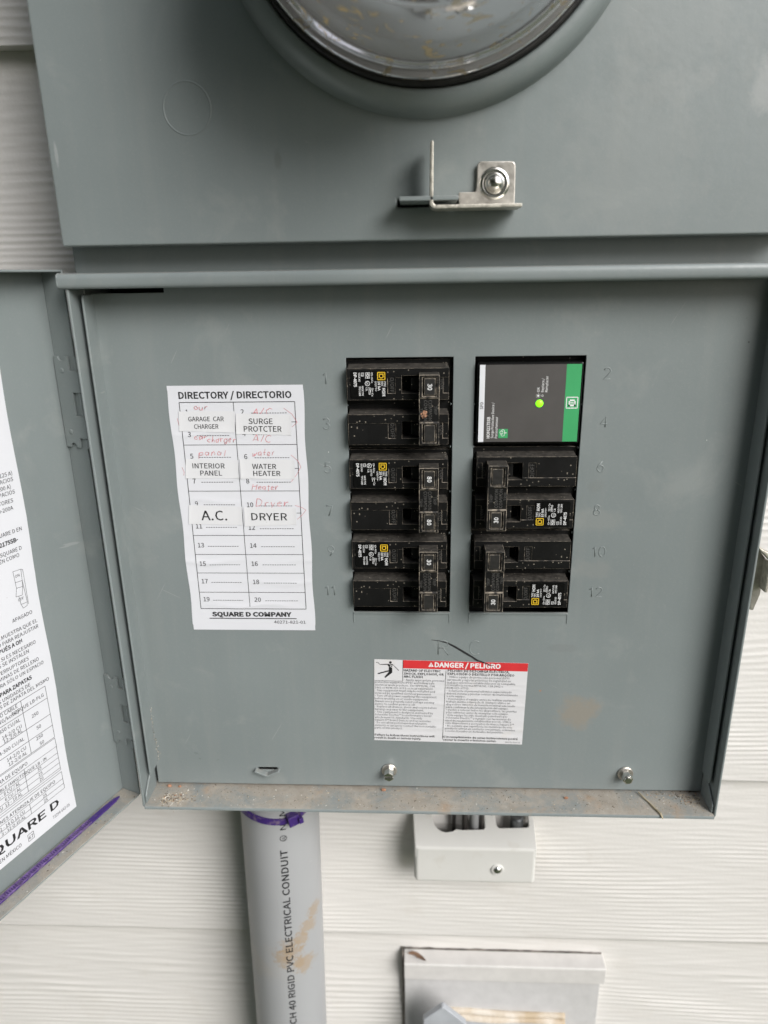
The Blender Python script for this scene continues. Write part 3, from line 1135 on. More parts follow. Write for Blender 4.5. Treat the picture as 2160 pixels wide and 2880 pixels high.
def hinge(z0, z1):
    # leaf on the hinge flange of the door: outline in (t, z)
    L = z1 - z0
    k = L / 0.0518
    o_ = [(0.0008, z0)]
    o_ += [(0.0040, z0)] + [(0.0065 + 0.0025 * math.cos(R(a)), z0 + 0.0026 * k * math.sin(R(a))) for a in (180, 150, 120, 90, 60, 30, 0)] + [(0.0092, z0), (0.0116, z0)]
    o_ += [(0.0116, z0 + 0.0055 * k), (0.0180, z0 + 0.0055 * k), (0.0180, z0 + 0.0185 * k), (0.0116, z0 + 0.0185 * k), (0.0116, z0 + 0.0318 * k), (0.0180, z0 + 0.0318 * k),
           (0.0180, z0 + 0.0440 * k), (0.0116, z0 + 0.0440 * k), (0.0116, z1)]
    o_ += [(0.0092, z1)] + [(0.0065 + 0.0025 * math.cos(R(a)), z1 - 0.0026 * k * math.sin(R(a))) for a in (0, 30, 60, 90, 120, 150, 180)] + [(0.0040, z1), (0.0008, z1)]
    n_ = len(o_)
    s0, s1 = 0.0003, 0.0016
    mb = MB()
    v_ = [tuple(DM @ Vector((s1, t_, z_))) for t_, z_ in o_] + [tuple(DM @ Vector((s0, t_, z_))) for t_, z_ in o_]
    f_ = [tuple(range(n_)), tuple(range(2 * n_ - 1, n_ - 1, -1))] + [(i, i + n_, (i + 1) % n_ + n_, (i + 1) % n_) for i in range(n_)]
    mb.add(v_, f_)
    ho = mb.mesh('hinge', ['grey_enamel'], panel, bevel=0.0002)
    bm = bmesh.new()
    bm.from_mesh(ho.data)
    bmesh.ops.triangulate(bm, faces=[f for f in bm.faces if len(f.verts) > 4])
    bmesh.ops.recalc_face_normals(bm, faces=bm.faces[:])
    bm.to_mesh(ho.data)
    bm.free()
    for a, b_ in ((0.0, 0.0053), (0.0187, 0.0316), (0.0442, 0.0518)):
        pin = MB()
        pin.tube([tuple(DM @ Vector((0.0008, 0.0172, z0 + a * k))), tuple(DM @ Vector((0.0008, 0.0172, z0 + b_ * k)))], 0.0014, 12)
        pin.mesh('knuckle', ['grey_enamel'], ho, smooth=False)
    for zz in (z0 + 0.0092 * k, z0 + 0.0440 * k):
        rv = MB()
        pts = [(0.0016 * math.cos(2 * math.pi * i / 14), 0.0016 * math.sin(2 * math.pi * i / 14)) for i in range(14)]
        v_ = [tuple(DM @ Vector((0.0017, 0.0062 + a, zz + b_))) for a, b_ in pts] + [tuple(DM @ Vector((0.0021, 0.0062 + a * .6, zz + b_ * .6))) for a, b_ in pts]
        rv.add(v_, [tuple(range(14, 28))] + [(i, (i + 1) % 14, (i + 1) % 14 + 14, i + 14) for i in range(14)])
        rv.mesh('spot_weld', ['grey_enamel'], ho)


hinge(0.1066, 0.1585)
hinge(-0.0972, -0.0455)

# ------------------------------------------------------------------ the meter
meter = thing('electric_meter', 'round electric meter under a clear stained dome above the panel', 'electric meter', (MC[0], -0.024, MC[1] - 0.088))
bs = MB().lathe([(0.0, 0.02), (0.0870, 0.02), (0.0870, -0.0205), (0.0820, -0.0212), (0.0815, -0.0180), (0.0, -0.0180)][::-1], MC, 72)
smooth_by_angle(bs.push().mesh('meter_base', ['meter_grey'], meter))
gk = MB().lathe([(0.0866, -0.0200), (0.0866, -0.0262), (0.0872, -0.0270), (0.0882, -0.0268), (0.0887, -0.0258), (0.0887, -0.0200)][::-1], MC, 96)
gk.push().mesh('gasket', ['rubber_black'], meter, smooth=True)
dmp = [(0.0865, -0.0215), (0.0865, -0.0285), (0.0850, -0.0295), (0.0836, -0.0297), (0.0828, -0.0310), (0.0822, -0.0345), (0.0804, -0.0580), (0.0788, -0.0800), (0.0772, -0.0940), (0.0728, -0.1010), (0.0640, -0.1042), (0.0, -0.1046)]
dmm = MB().lathe(dmp[::-1], MC, 96)
smooth_by_angle(dmm.push().mesh('dome', ['clear_dome'], meter), 60)
core = MB().lathe([(0.0755, -0.0185), (0.0750, -0.0270), (0.0640, -0.0300), (0.0620, -0.0440), (0.0600, -0.0465), (0.0, -0.0470)][::-1], MC, 64)
smooth_by_angle(core.push().mesh('register_drum', ['meter_grey'], meter))
fc = MB().lathe([(0.0, -0.0486), (0.056, -0.0486), (0.056, -0.0471), (0.0, -0.0471)], MC, 48)
fc.push().mesh('register_face', ['meter_face'], meter)
for a in (-2.42, -0.71):
    rb = MB()
    ca, sa = math.cos(a), math.sin(a)
    M = Matrix(((ca, 0, -sa, MC[0]), (0, 1, 0, 0), (sa, 0, ca, MC[1]), (0, 0, 0, 1)))
    rb.prism([(0.0822, -0.0014), (0.0840, -0.0008), (0.0840, 0.0008), (0.0822, 0.0014)], -0.0700, -0.0300, M=M)
    rb.push().mesh('dome_rib', ['clear_dome'], meter)

# ------------------------------------------------------------------ breakers
P_, HF = 0.0127, 0.0087


def breaker(loc, rot, label, upper, lower, wear):
    rt = thing('circuit_breaker', label, 'circuit breaker', loc, 'black two pole circuit breakers in the panel', Matrix.Rotation(rot, 4, 'Y'))
    YF = -0.0060
    x0, x1 = -0.0291, 0.0272
    mb = MB()
    xs_ = [-0.0302, x0, -0.0066, -0.0023, 0.0012, 0.0112, 0.0218, 0.0240, x1, 0.0292]
    zs_, fr = [], []
    A, B_ = YF, YF + 0.0004
    V = 0.0035
    zc = [-0.0252]
    rows = []

    def row(z1, vals):
        zc.append(z1)
        rows.append(vals)
    for c in (-P_, P_):
        row(c - HF, [V] * 9)
        row(c - 0.0051, [V, B_, B_, B_, B_, B_, B_, B_, V])
        row(c + 0.0036, [V, B_, B_ + .00025, B_, 0.006, 0.006, B_, B_ + .00025, V])
        row(c + 0.0047, [V, A, A, A, 0.006, 0.006, A, A, V])
        row(c + HF, [V, A, A, A, A, A, A, A, V])
    row(0.0252, [V] * 9)
    mb.cells(xs_, zc, rows, 0.028)
    case = mb.mesh('case', ['black_plastic', 'worn_plastic_edge'], rt, True, bevel=0.00032, seg=2, bmat=1)
    # sloping shoulders along the pole blocks
    for c in (-P_, P_):
        sh = MB()
        sh.prismx([(YF + .0012, c + HF + .00005), (0.0034, c + HF + .0016), (0.0034, c + HF + .00005)], x0 + .0004, x1 - .0004)
        sh.prismx([(YF + .0012, c - HF - .00005), (0.0034, c - HF - .00005), (0.0034, c - HF - .0012)], x0 + .0004, x1 - .0004)
        sh.mesh('shoulder', ['black_plastic'], case, True)
    # switch levers down in the slots
    for c in (-P_, P_):
        lv = MB()
        lv.prismx([(0.0040, c - .0046), (-0.0030, c - .0040), (-0.0030, c + .0034), (0.0040, c + .0040)], 0.0062, 0.0108)
        lv.mesh('lever', ['black_plastic'], rt, True, bevel=0.0004)
    # handle tie with two windows
    tx0, tx1 = 0.0107, 0.0217
    YT = -0.0172
    tm = MB()
    xs2 = [tx0, 0.0126, 0.0200, tx1]
    zs2 = [-0.0192, -0.0177, -0.0077, -0.0066, 0.0066, 0.0077, 0.0177, 0.0192]
    C_ = YT + 0.0007
    rows2 = [[YT] * 3, [YT, YT + .0075, YT], [YT] * 3, [C_] * 3, [YT] * 3, [YT, YT + .0075, YT], [YT] * 3]
    tm.cells(xs2, zs2, rows2, -0.0045)
    tie = tm.mesh('handle_tie', ['black_plastic', 'worn_plastic_edge'], rt, True, bevel=0.0005, seg=2, bmat=1)
    for c, body in ((0.0127, upper), (-0.0127, lower)):
        im = MB().box(0.0134, 0.0195, YT + 0.0002, YT + 0.0074, c - 0.0046, c + 0.0046)
        ins = im.mesh('rating_insert', ['insert_plastic', 'worn_plastic_edge'], tie, True, bevel=0.0003, bmat=1)
        if body:
            pr = Print(lambda x, z, l, c=c: (0.0164 + z, YT + 0.0001 - l, c - x))
            pr.text(body, 0, -0.0011, 0.0024, 'ink_white', align='c', bold=0.012)
            o_ = pr.build('rating_number', tie, True)
    pr = Print(lambda x, z, l: (0.0162 + z, C_ - 0.00012 - l, -x))
    pr.text('COMMON', 0, -0.0029, 0.0019, 'black_emboss', x1=None, align='c')
    pr.text('TRIP', 0.0012, -0.0053, 0.0017, 'black_emboss', align='c')
    pr.text('COMMON', 0, -0.0004, 0.0019, 'black_emboss', align='c', rot=0)
    pr.text('TRIP', 0, 0.0026, 0.0017, 'black_emboss', align='c', rot=0)
    pr.build('raised_lettering', tie, True)
    # raised switch words
    for c in (-P_, P_):
        pr = Print(lambda x, z, l: (z, YF + 0.0003 - l, -x))
        pr.text('O/OFF', -c + 0.0005, -0.0052, 0.0021, 'black_emboss', align='c')
        pr.build('off_mark', rt, True)
        pr = Print(lambda x, z, l: (z, YF + 0.0003 - l, -x))
        pr.text('I/ON', -c + 0.0003, 0.0226, 0.0019, 'black_emboss', align='c')
        pr.build('on_mark', rt, True)
    # type sticker on the first pole
    lx0, lx1 = -0.0270, -0.0070
    st = MB()
    rr = 0.0012
    o_ = []
    for (cx, cz, a0) in ((lx1 - rr, P_ + .0076 - rr, 0), (lx0 + rr, P_ + .0076 - rr, 90), (lx0 + rr, P_ - .0076 + rr, 180), (lx1 - rr, P_ - .0076 + rr, 270)):
        o_ += [(cx + rr * math.cos(R(a0 + q)), cz + rr * math.sin(R(a0 + q))) for q in (0, 30, 60, 90)]
    st.prism(o_, YF - 0.00016, YF + 0.00045)
    st.mesh('type_sticker', ['sticker_black'], rt, True)
    pr = Print(lambda x, z, l: (lx1 + z, YF - 0.00020 - l, P_ + .0070 - x))
    I = 'ink_white'
    Yl = 'ink_yellow'
    # reading runs down the pole; z = 0 is the edge towards the switch
    pr.frame(0.0004, 0.0044, -0.0050, -0.0010, 0.00042, Yl)
    pr.line((0.0014, -0.0040), (0.0014, -0.0020), 0.0005, Yl)
    pr.line((0.0010, -0.0040), (0.0032, -0.0040), 0.0005, Yl)
    pr.line((0.0010, -0.0020), (0.0032, -0.0020), 0.0005, Yl)
    pr.line((0.0034, -0.0038), (0.0034, -0.0022), 0.0005, Yl)
    pr.text('TYPE', 0.0052, -0.0017, 0.0011, I, x1=0.0082, bold=.01)
    pr.text('TIPO', 0.0052, -0.0032, 0.0011, I, x1=0.0078, bold=.01)
    pr.text('HOM', 0.0090, -0.0026, 0.0017, I, x1=0.0134, bold=.02)
    pr.text('10 kA', 0.0052, -0.0049, 0.0013, I, x1=0.0104, bold=.02)
    pr.text('120/240 V~', 0.0052, -0.0065, 0.0009, I, x1=0.0110, bold=.01)
    pr.text('Al/Cu', 0.0030, -0.0085, 0.0009, I, x1=0.0060, bold=.01)
    pr.frame(0.0006, 0.0018, -0.0085, -0.0078, 0.00018, I)
    pr.line((0.0018, -0.00815), (0.0026, -0.00815), 0.00025, I)
    pr.text('Cu', 0.0118, -0.0085, 0.0010, I, x1=0.0134, bold=.01)
    for zz in (-0.0079, -0.0090):
        pr.frame(0.0090, 0.0100, zz - .0003, zz + .0003, 0.00016, I)
        pr.line((0.0100, zz), (0.0113, zz), 0.00022, I)
    if wear != 1:
        pr.text('NOM', 0.0004, -0.0113, 0.0015, I, x1=0.0036, bold=.02)
        pr.line((0.0003, -0.0094), (0.0038, -0.0094), 0.0002, I)
        pr.line((0.0003, -0.0117), (0.0038, -0.0117), 0.0002, I)
        ux = 0.0064
    else:
        ux = 0.0018
    pr.ring(ux, -0.0107, 0.00115, 0.0014, I, 20)
    pr.text('UL', ux, -0.0113, 0.0011, I, align='c', bold=.01)
    pr.text('LISTED', ux + 0.0021, -0.0101, 0.0010, I, x1=ux + 0.0062, bold=.01)
    pr.text('C.B.', ux + 0.0021, -0.0117, 0.0010, I, x1=ux + 0.0042, bold=.01)
    pr.frame(0.0006, 0.0024, -0.0140, -0.0127, 0.00016, I)
    pr.text('73', 0.0015, -0.01385, 0.0009, I, align='c')
    pr.text('HACR TYPE', 0.0078, -0.0139, 0.0010, I, x1=0.0132, bold=.01)
    pr.text('ISSUE NO', 0.0006, -0.0156, 0.0010, I, x1=0.0054, bold=.01)
    pr.text('TIPO CARR', 0.0078, -0.0155, 0.0010, I, x1=0.0132, bold=.01)
    pr.text('DP-4075', 0.0004, -0.0182, 0.0016, I, x1=0.0082, bold=.02)
    pr.build('printed_marks', rt, True)
    return rt


XL, XR = 0.0116, 0.0824
breaker((XL, 0, 0.12895), 0, 'black 30 amp double breaker with orange clay smear, topmost beside the directory label', '30', None, 0)
breaker((XL, 0, 0.0776), 0, 'black double breaker whose handle tie shows 80 twice, between two 30 amp breakers', '80', '80', 1)
breaker((XL, 0, 0.0277), 0, 'dusty black 30 amp double breaker directly under the 80 amp breaker', '30', None, 0)
breaker((XR, 0, 0.0788), math.pi, 'black 30 amp double breaker just under the surge protector, between stamped numbers 6 and 8', '30', None, 2)
breaker((XR, 0, 0.0278), math.pi, 'black 30 amp double breaker with gritty handle tie beside stamped numbers 10 and 12', '30', None, 2)

# clay smear on the top breaker's handle tie
cs = MB()
for k in range(16):
    cx, cz = 0.0251 + random.gauss(0, .0008), 0.1268 + random.gauss(0, .0010)
    if not .0226 < cx < .0330:
        continue
    r0 = random.uniform(.0003, .0009)
    nn = 7
    ring = [(cx + r0 * random.uniform(.6, 1.2) * math.cos(2 * math.pi * i / nn), -0.0166, cz + r0 * random.uniform(.6, 1.2) * math.sin(2 * math.pi * i / nn)) for i in range(nn)]
    cs.add(ring + [(cx, -0.0166 - r0 * .35, cz)], [(i, (i + 1) % nn, nn) for i in range(nn)])
o = cs.mesh('clay_smear', ['crumb_clay'])
tag(o, 'orange clay smear stuck to the handle tie of the topmost breaker', 'clay')

# ------------------------------------------------------------------ surge protector
spd = thing('surge_protector', 'dark grey surge protector with green band, white strip and lit green lamp', 'surge protector', (0.0835, 0.0, 0.1299))
mb = MB().box(0.0546, 0.1122, -0.0034, 0.028, 0.1071, 0.1528)
mb.mesh('case', ['sticker_black'], spd, bevel=0.0012, seg=3)
mb = MB().box(0.0535, 0.1133, 0.0065, 0.028, 0.1045, 0.1552)
mb.mesh('base', ['black_plastic'], spd, bevel=0.0004)
YS = -0.0034
for nm, x0, x1, mt in (('white_strip', 0.0557, 0.0587, 'spd_white'), ('grey_face', 0.0587, 0.1028, 'spd_grey'), ('green_band', 0.1028, 0.1110, 'spd_green')):
    mb = MB().box(x0, x1 - 0.00002, YS - 0.00022, YS + 0.0001, 0.1084, 0.1514)
    mb.mesh(nm, [mt], spd)
lm = MB().lathe([(0.0021, YS - 0.00023), (0.0019, YS - 0.0007), (0.0011, YS - 0.0011), (0.0, YS - 0.0012)][::-1], (0.0890, 0.1300), 28)
lm.mesh('indicator_lamp', ['lamp_green'], spd, smooth=True)
# face print: reads up the face (letter tops to the left)
pr = Print(lambda x, z, l: (-z, YS - 0.00030 - l, x))
pr.text('SPD', 0.1290, -0.0580, 0.0016, 'ink_grey', align='c', bold=.015)
pr.text('HOM2175SB', 0.1105, -0.0621, 0.0017, 'ink_white', x1=0.1227, bold=.02)
pr.text('Surge Protective Device /', 0.1105, -0.0642, 0.0014, 'ink_white', x1=0.1307)
pr.text('Parasurtenseur', 0.1105, -0.0664, 0.0014, 'ink_white', x1=0.1227)
pr.text('OK', 0.1363, -0.0887, 0.0014, 'ink_white', x1=0.1390)
pr.text('Replace /', 0.1363, -0.0910, 0.0014, 'ink_white', x1=0.1438)
pr.text('Remplacer', 0.1363, -0.0931, 0.0014, 'ink_white', x1=0.1450)
pr.disc(0.1343, -0.0881, 0.0006, 'ink_white')
for k in range(8):
    a = math.pi * k / 4
    pr.line((0.1343 + .0009 * math.cos(a), -0.0881 + .0009 * math.sin(a)), (0.1343 + .0013 * math.cos(a), -0.0881 + .0013 * math.sin(a)), .0002, 'ink_white')
pr.ring(0.1343, -0.0904, 0.00038, 0.00056, 'ink_white', 14)
pr.rect(0.1106, 0.1158, -0.0722, -0.0670, 'spd_green', 0.00001)
for cx, cz, r0 in ((0.1126, -0.0693, .0010), (0.1138, -0.0688, .0011), (0.1148, -0.0694, .0008)):
    pr.ring(cx, cz, r0 - .00025, r0, 'ink_white', 14, 0.00003)
pr.rect(0.1120, 0.1150, -0.0702, -0.0695, 'spd_green', 0.00004)
pr.line((0.1118, -0.0703), (0.1152, -0.0703), .00025, 'ink_white', 0.00005)
pr.stroke([(0.1140, -0.0700), (0.1132, -0.0709), (0.1140, -0.0709), (0.1134, -0.0717)], .00025, 'ink_white', 0.00006)
pr.frame(0.1273, 0.1333, -0.1099, -0.1038, 0.0005, 'ink_white')
pr.line((0.1288, -0.1088), (0.1288, -0.1050), 0.0010, 'ink_white')
pr.line((0.1283, -0.1084), (0.1312, -0.1084), 0.0008, 'ink_white')
pr.line((0.1283, -0.1054), (0.1312, -0.1054), 0.0008, 'ink_white')
pr.line((0.1316, -0.1082), (0.1316, -0.1056), 0.0009, 'ink_white')
pr.line((0.1302, -0.1084), (0.1302, -0.1054), 0.00045, 'ink_white')
pr.build('printed_marks', spd)

# ------------------------------------------------------------------ directory sticker and name strips


def crease(x, z):
    h_ = 0.0
    for zc, a, w_ in ((0.1135, .00028, .0016), (0.0865, .00022, .0014), (0.052, .00012, .002), (0.0335, .00032, .0016), (0.0195, .00026, .0014), (0.004, .00028, .0015), (0.0725, .0002, .0016)):
        h_ += a * math.exp(-((z - zc - 0.0012 * math.sin(160 * x + zc * 90)) / w_) ** 2) * (0.55 + 0.45 * math.sin(75 * x + zc * 300))
    h_ += 0.00005 * math.sin(230 * x + 90 * z) * math.sin(180 * z - 60 * x)
    return h_


DT, DB = 0.1411, -0.0130


def dir_edge(z, left):
    t_ = (DT - z) / (DT - DB)
    x = -0.1207 + 0.0002 * t_ if left else -0.0429
    return x + 0.00035 * math.sin(140 * z + (0 if left else 2)) * (1 if 0.02 < t_ < .98 else 0)


dl = thing('directory_label', 'tall white directory sticker with printed grid and red handwriting on the panel cover', 'label', (-0.0818, 0, DB))
nz_, nx_ = 150, 34
v, f = [], []
for j in range(nz_ + 1):
    z = DB + (DT - DB) * j / nz_
    a, b_ = dir_edge(z, True), dir_edge(z, False)
    for i in range(nx_ + 1):
        x = a + (b_ - a) * i / nx_
        v.append((x, -0.00022 - max(0, crease(x, z)), z))
for j in range(nz_):
    for i in range(nx_):
        k = j * (nx_ + 1) + i
        f.append((k, k + 1, k + nx_ + 2, k + nx_ + 1))
mb = MB()
mb.add(v, f)
mb.mesh('sheet', ['paper'], dl, smooth=True)


def dmap(x, z, l):
    return (x, -0.00034 - max(0, crease(x, z)) - l, z)


pr = Print(dmap)
K = 'ink_black'
pr.text('DIRECTORY / DIRECTORIO', -0.1144, 0.1338, 0.0037, K, x1=-0.0496, bold=.022)
gx0, gx1, gm = -0.1144, -0.0480, -0.0832
gz = [0.1316, 0.1068, 0.0788, 0.0508, 0.0384, 0.0261, 0.0131, 0.0018]
for k, z in enumerate(gz):
    pr.line((gx0, z), (gx1, z), 0.00038 if k in (0, 7) else 0.0003, K, n=24)
for x in (gx0, gx1):
    pr.line((x, gz[-1]), (x, gz[0]), 0.00036, K, n=60)
pr.line((gm, 0.0034), (gm, gz[0]), 0.0003, K, n=60)
for a, zl, zr in ((1, .1246, .1245), (3, .1116, .1120), (5, .0987, .0983), (7, .0836, .0835), (9, .0696, .0688), (11, .0553, .0544), (13, .0430, .0428), (15, .0309, .0309), (17, .0191, .0188), (19, .0069, .0067)):
    pr.text(str(a), -0.1122 if a > 9 else -0.1113, zl, 0.0029, K)
    pr.text(str(a + 1), -0.0801 if a + 1 > 9 else -0.0794, zr, 0.0029, K)
    pr.dashes(-0.1061, -0.0868, zl + 0.0007, 13, 0.00032)
    pr.dashes(-0.0733, -0.0525, zr + 0.0007, 14, 0.00032)
for z in (0.1200, 0.0925, 0.0650):
    pr.line((gx1 - 0.0025, z), (gx1 + 0.0004, z), 0.0003, K)
pr.text('SQUARE D COMPANY', -0.1078, -0.0034, 0.0028, K, x1=-0.0573, bold=.045)
pr.line((-0.1096, -0.0049), (-0.0543, -0.0049), 0.00055, K, n=24)
pr.text('40271-821-01', -0.0688, -0.0083, 0.0020, K, x1=-0.0488)
pr.build('printed_grid', dl)
pr = Print(dmap)
for body, x, x1, z, h in (('our', -.1064, -.0985, .1270, .0034), ('A/C', -.0727, -.0615, .1240, .0040), ('car', -.1078, -.1003, .1104, .0028), ('charger', -.1002, -.0840, .1085, .0034),
                          ('A/C', -.0735, -.0630, .1085, .0040), ('panal', -.1062, -.0905, .1005, .0036), ('water', -.0748, -.0618, .1002, .0036), ('Heater', -.0762, -.0608, .0797, .0033), ('Dryer', -.0749, -.0555, .0692, .0048)):
    sg, _ = strokes(body, x, z, h, 0.2, x1)
    for s in sg:
        wob = random.gauss(0, .0003)
        s = [(a + random.gauss(0, .00016) + 0.22 * (b_ - z), b_ + random.gauss(0, .00018) + wob) for a, b_ in s]
        for q0, q1 in zip(s, s[1:]):
            pr.line(q0, q1, random.uniform(.00022, .00042), 'pen_red', 0.00002)
for s in ([(-.0545, .1279), (-.0500, .1245), (-.0472, .1197), (-.0504, .1170)], [(-.0519, .1006), (-.0480, .0970), (-.0465, .0934), (-.0490, .0890), (-.0526, .0844)], [(-.0513, .0699), (-.0470, .0684), (-.0448, .0669), (-.0475, .0635), (-.0503, .0611)],
          [(-.1165, .1225), (-.1157, .1175)], [(-.1168, .0935), (-.1158, .0905), (-.1163, .0885)]):
    pr.stroke(s, 0.00024, 'pen_red', 0.00002)
pr.build('red_handwriting', dl)

STRIPS = [
    ('white paper strip reading GARAGE CAR CHARGER stuck on the directory sticker', [(-.1151, .1265), (-.0824, .1264), (-.0836, .1140), (-.1160, .1151)], [('GARAGE  CAR', -.1101, -.0894, .1208, .0026), ('CHARGER', -.1071, -.0929, .1164, .0026)]),
    ('white paper strip reading SURGE PROTCTER stuck on the directory sticker', [(-.0822, .1252), (-.0503, .1241), (-.0510, .1122), (-.0829, .1132)], [('SURGE', -.0752, -.0613, .1190, .0032), ('PROTCTER', -.0783, -.0564, .1146, .0032)]),
    ('white paper strip reading INTERIOR PANEL stuck on the directory sticker', [(-.1140, .0985), (-.0830, .0976), (-.0835, .0866), (-.1152, .0867)], [('INTERIOR', -.1104, -.0913, .0929, .0030), ('PANEL', -.1062, -.0933, .0885, .0030)]),
    ('white paper strip reading WATER HEATER stuck on the directory sticker', [(-.0822, .0983), (-.0498, .0974), (-.0504, .0861), (-.0823, .0864)], [('WATER', -.0751, -.0609, .0924, .0030), ('HEATER', -.0747, -.0587, .0882, .0030)]),
    ('white paper strip reading A.C. stuck on the directory sticker', [(-.1150, .0702), (-.0831, .0691), (-.0837, .0574), (-.1163, .0582)], [('A.C.', -.1082, -.0926, .0607, .0060)]),
    ('white paper strip reading DRYER stuck on the directory sticker', [(-.0819, .0687), (-.0507, .0682), (-.0510, .0577), (-.0823, .0566)], [('DRYER', -.0779, -.0563, .0606, .0045)]),
]
for lab, q, tx in STRIPS:
    (x0, z0), (x1, z1), (x2, z2), (x3, z3) = q
    t_ = thing('name_strip', lab, 'paper strip', (x3, 0, z3), 'printed name strips on the directory sticker')
    n1, n2 = 22, 8
    v, f = [], []
    for j in range(n2 + 1):
        for i in range(n1 + 1):
            u_, w_ = i / n1, j / n2
            x = (x0 * (1 - u_) + x1 * u_) * (1 - w_) + (x3 * (1 - u_) + x2 * u_) * w_
            z = (z0 * (1 - u_) + z1 * u_) * (1 - w_) + (z3 * (1 - u_) + z2 * u_) * w_
            v.append((x, -0.00044 - 0.9 * max(0, crease(x, z)) - 0.00022 * max(abs(u_ - .5) * 2 - .88, 0) / .12, z))
    for j in range(n2):
        for i in range(n1):
            k = j * (n1 + 1) + i
            f.append((k, k + n1 + 1, k + n1 + 2, k + 1))
    mb = MB()
    mb.add(v, f)
    mb.mesh('strip', ['paper_strip'], t_, smooth=True)
    pr = Print(lambda x, z, l: (x, -0.00056 - 0.9 * max(0, crease(x, z)) - l, z))
    sl = math.atan2(z1 - z0, x1 - x0) * 0.3
    for body, a, b_, z, h in tx:
        pr.text(body, a, z, h, K, x1=b_, rot=sl)
    pr.build('lettering', t_)

# ------------------------------------------------------------------ danger sticker
DC = Vector((0.0420, 0, -0.0645))
da = thing('danger_label', 'white danger sticker with red heading and small warning text under the breakers', 'label', (DC.x, 0, -0.0947), rot=Matrix.Identity(4))
ca, sa = math.cos(R(-1.2)), math.sin(R(-1.2))


def wr(x, z):
    h_ = 0.0
    for zc, a, w_ in ((-.049, .00020, .001), (-.058, .00018, .001), (-.0665, .00022, .0011), (-.077, .00018, .001), (-.084, .00024, .0012), (-.0905, .0002, .001), (-.0545, .00016, .0009)):
        h_ += a * math.exp(-((z - zc - 0.0010 * math.sin(120 * x + zc * 500)) / w_) ** 2) * (0.5 + 0.5 * math.sin(110 * x + zc * 700))
    h_ += 0.00004 * math.sin(300 * x) * math.sin(260 * z + 40 * x)
    return max(0, h_)


def amap(x, z, l):
    dx, dz = x - DC.x, z - DC.z
    return (DC.x + dx * ca - dz * sa, -0.0003 - wr(x, z) - l, DC.z + dx * sa + dz * ca)


def asheet(name, x0, x1, z0, z1, n1, n2, mat, l):
    v, f = [], []
    for j in range(n2 + 1):
        for i in range(n1 + 1):
            v.append(amap(x0 + (x1 - x0) * i / n1, z0 + (z1 - z0) * j / n2, l))
    for j in range(n2):
        for i in range(n1):
            k = j * (n1 + 1) + i
            f.append((k, k + 1, k + n1 + 2, k + n1 + 1))
    mb = MB()
    mb.add(v, f)
    return mb.mesh(name, [mat], da, smooth=True)


AX0, AX1, AZ0, AZ1 = -0.0067, 0.0908, -0.0950, -0.0342
asheet('sheet', AX0, AX1, AZ0, AZ1, 60, 60, 'paper_danger', 0)
asheet('red_heading', 0.0116, AX1 - .0001, -0.0402, AZ1 - .0001, 40, 6, 'ink_red', 0.00005)
pr = Print(lambda x, z, l: amap(x, z, l + 0.00010))
I = 'ink_white'
pr.text('DANGER / PELIGRO', 0.0318, -0.0386, 0.0032, I, x1=0.0736, bold=.035)
pr.poly([(0.0278, -0.0386), (0.0312, -0.0386), (0.0295, -0.0353)], I)
pr.text('!', 0.0295, -0.0383, 0.0018, 'ink_red', align='c', bold=.03, lift=.00003)
pr.line((0.0116, -0.0497), (0.0116, -0.0343), 0.00028, K, n=6)
pr.line((AX0 + .0003, -0.0497), (0.0116, -0.0497), 0.00028, K, n=6)
pr.line((0.0391, -0.0409), (0.0385, -0.0925), 0.00026, K, n=40)
# falling figure struck by a bolt
pr.disc(0.0036, -0.0362, 0.00085, K)
pr.poly([(0.0012, -0.0373), (0.0050, -0.0373), (0.0047, -0.0395), (0.0049, -0.0421), (0.0026, -0.0421), (0.0027, -0.0395)], K)
pr.poly([(0.0014, -0.0373), (0.0014, -0.0380), (-0.0022, -0.0381), (-0.0023, -0.0376)], K)
pr.poly([(0.0046, -0.0373), (0.0050, -0.0374), (0.0092, -0.0418), (0.0088, -0.0421)], K)
pr.poly([(0.0026, -0.0418), (0.0040, -0.0424), (-0.0042, -0.0450), (-0.0046, -0.0443)], K)
pr.poly([(0.0034, -0.0420), (0.0049, -0.0420), (0.0048, -0.0436), (0.0004, -0.0476), (-0.0002, -0.0470)], K)
pr.stroke([(-0.0056, -0.0364), (-0.0042, -0.0366), (-0.0032, -0.0378), (-0.0022, -0.0379)], 0.00035, K)
pr.stroke([(0.0030, -0.0376), (0.0044, -0.0383), (0.0034, -0.0390), (0.0046, -0.0398)], 0.0003, I, 0.00003)
for body, x, z, h, x1 in (('HAZARD OF ELECTRIC', .0122, -.0424, .0016, .0357), ('SHOCK, EXPLOSION, OR', .0122, -.0448, .0016, .0378), ('ARC FLASH', .0122, -.0470, .0016, .0244),
                          ('PELIGRO DE DESCARGA ELÉCTRICA,', .0402, -.0418, .0016, .0794), ('EXPLOSIÓN O DESTELLO POR ARQUEO', .0402, -.0441, .0016, .0826),
                          ('Failure to follow these instructions will', -.0063, -.0914, .0014, .0332), ('result in death or serious injury.', -.0063, -.0936, .0014, .0245),
                          ('El incumplimiento de estas instrucciones podrá', .0386, -.0914, .0014, .0876), ('causar la muerte o lesiones serias.', .0386, -.0936, .0014, .0740)):
    pr.text(body, x, z, h, 'ink_black', x1=x1, bold=.022, res=1)
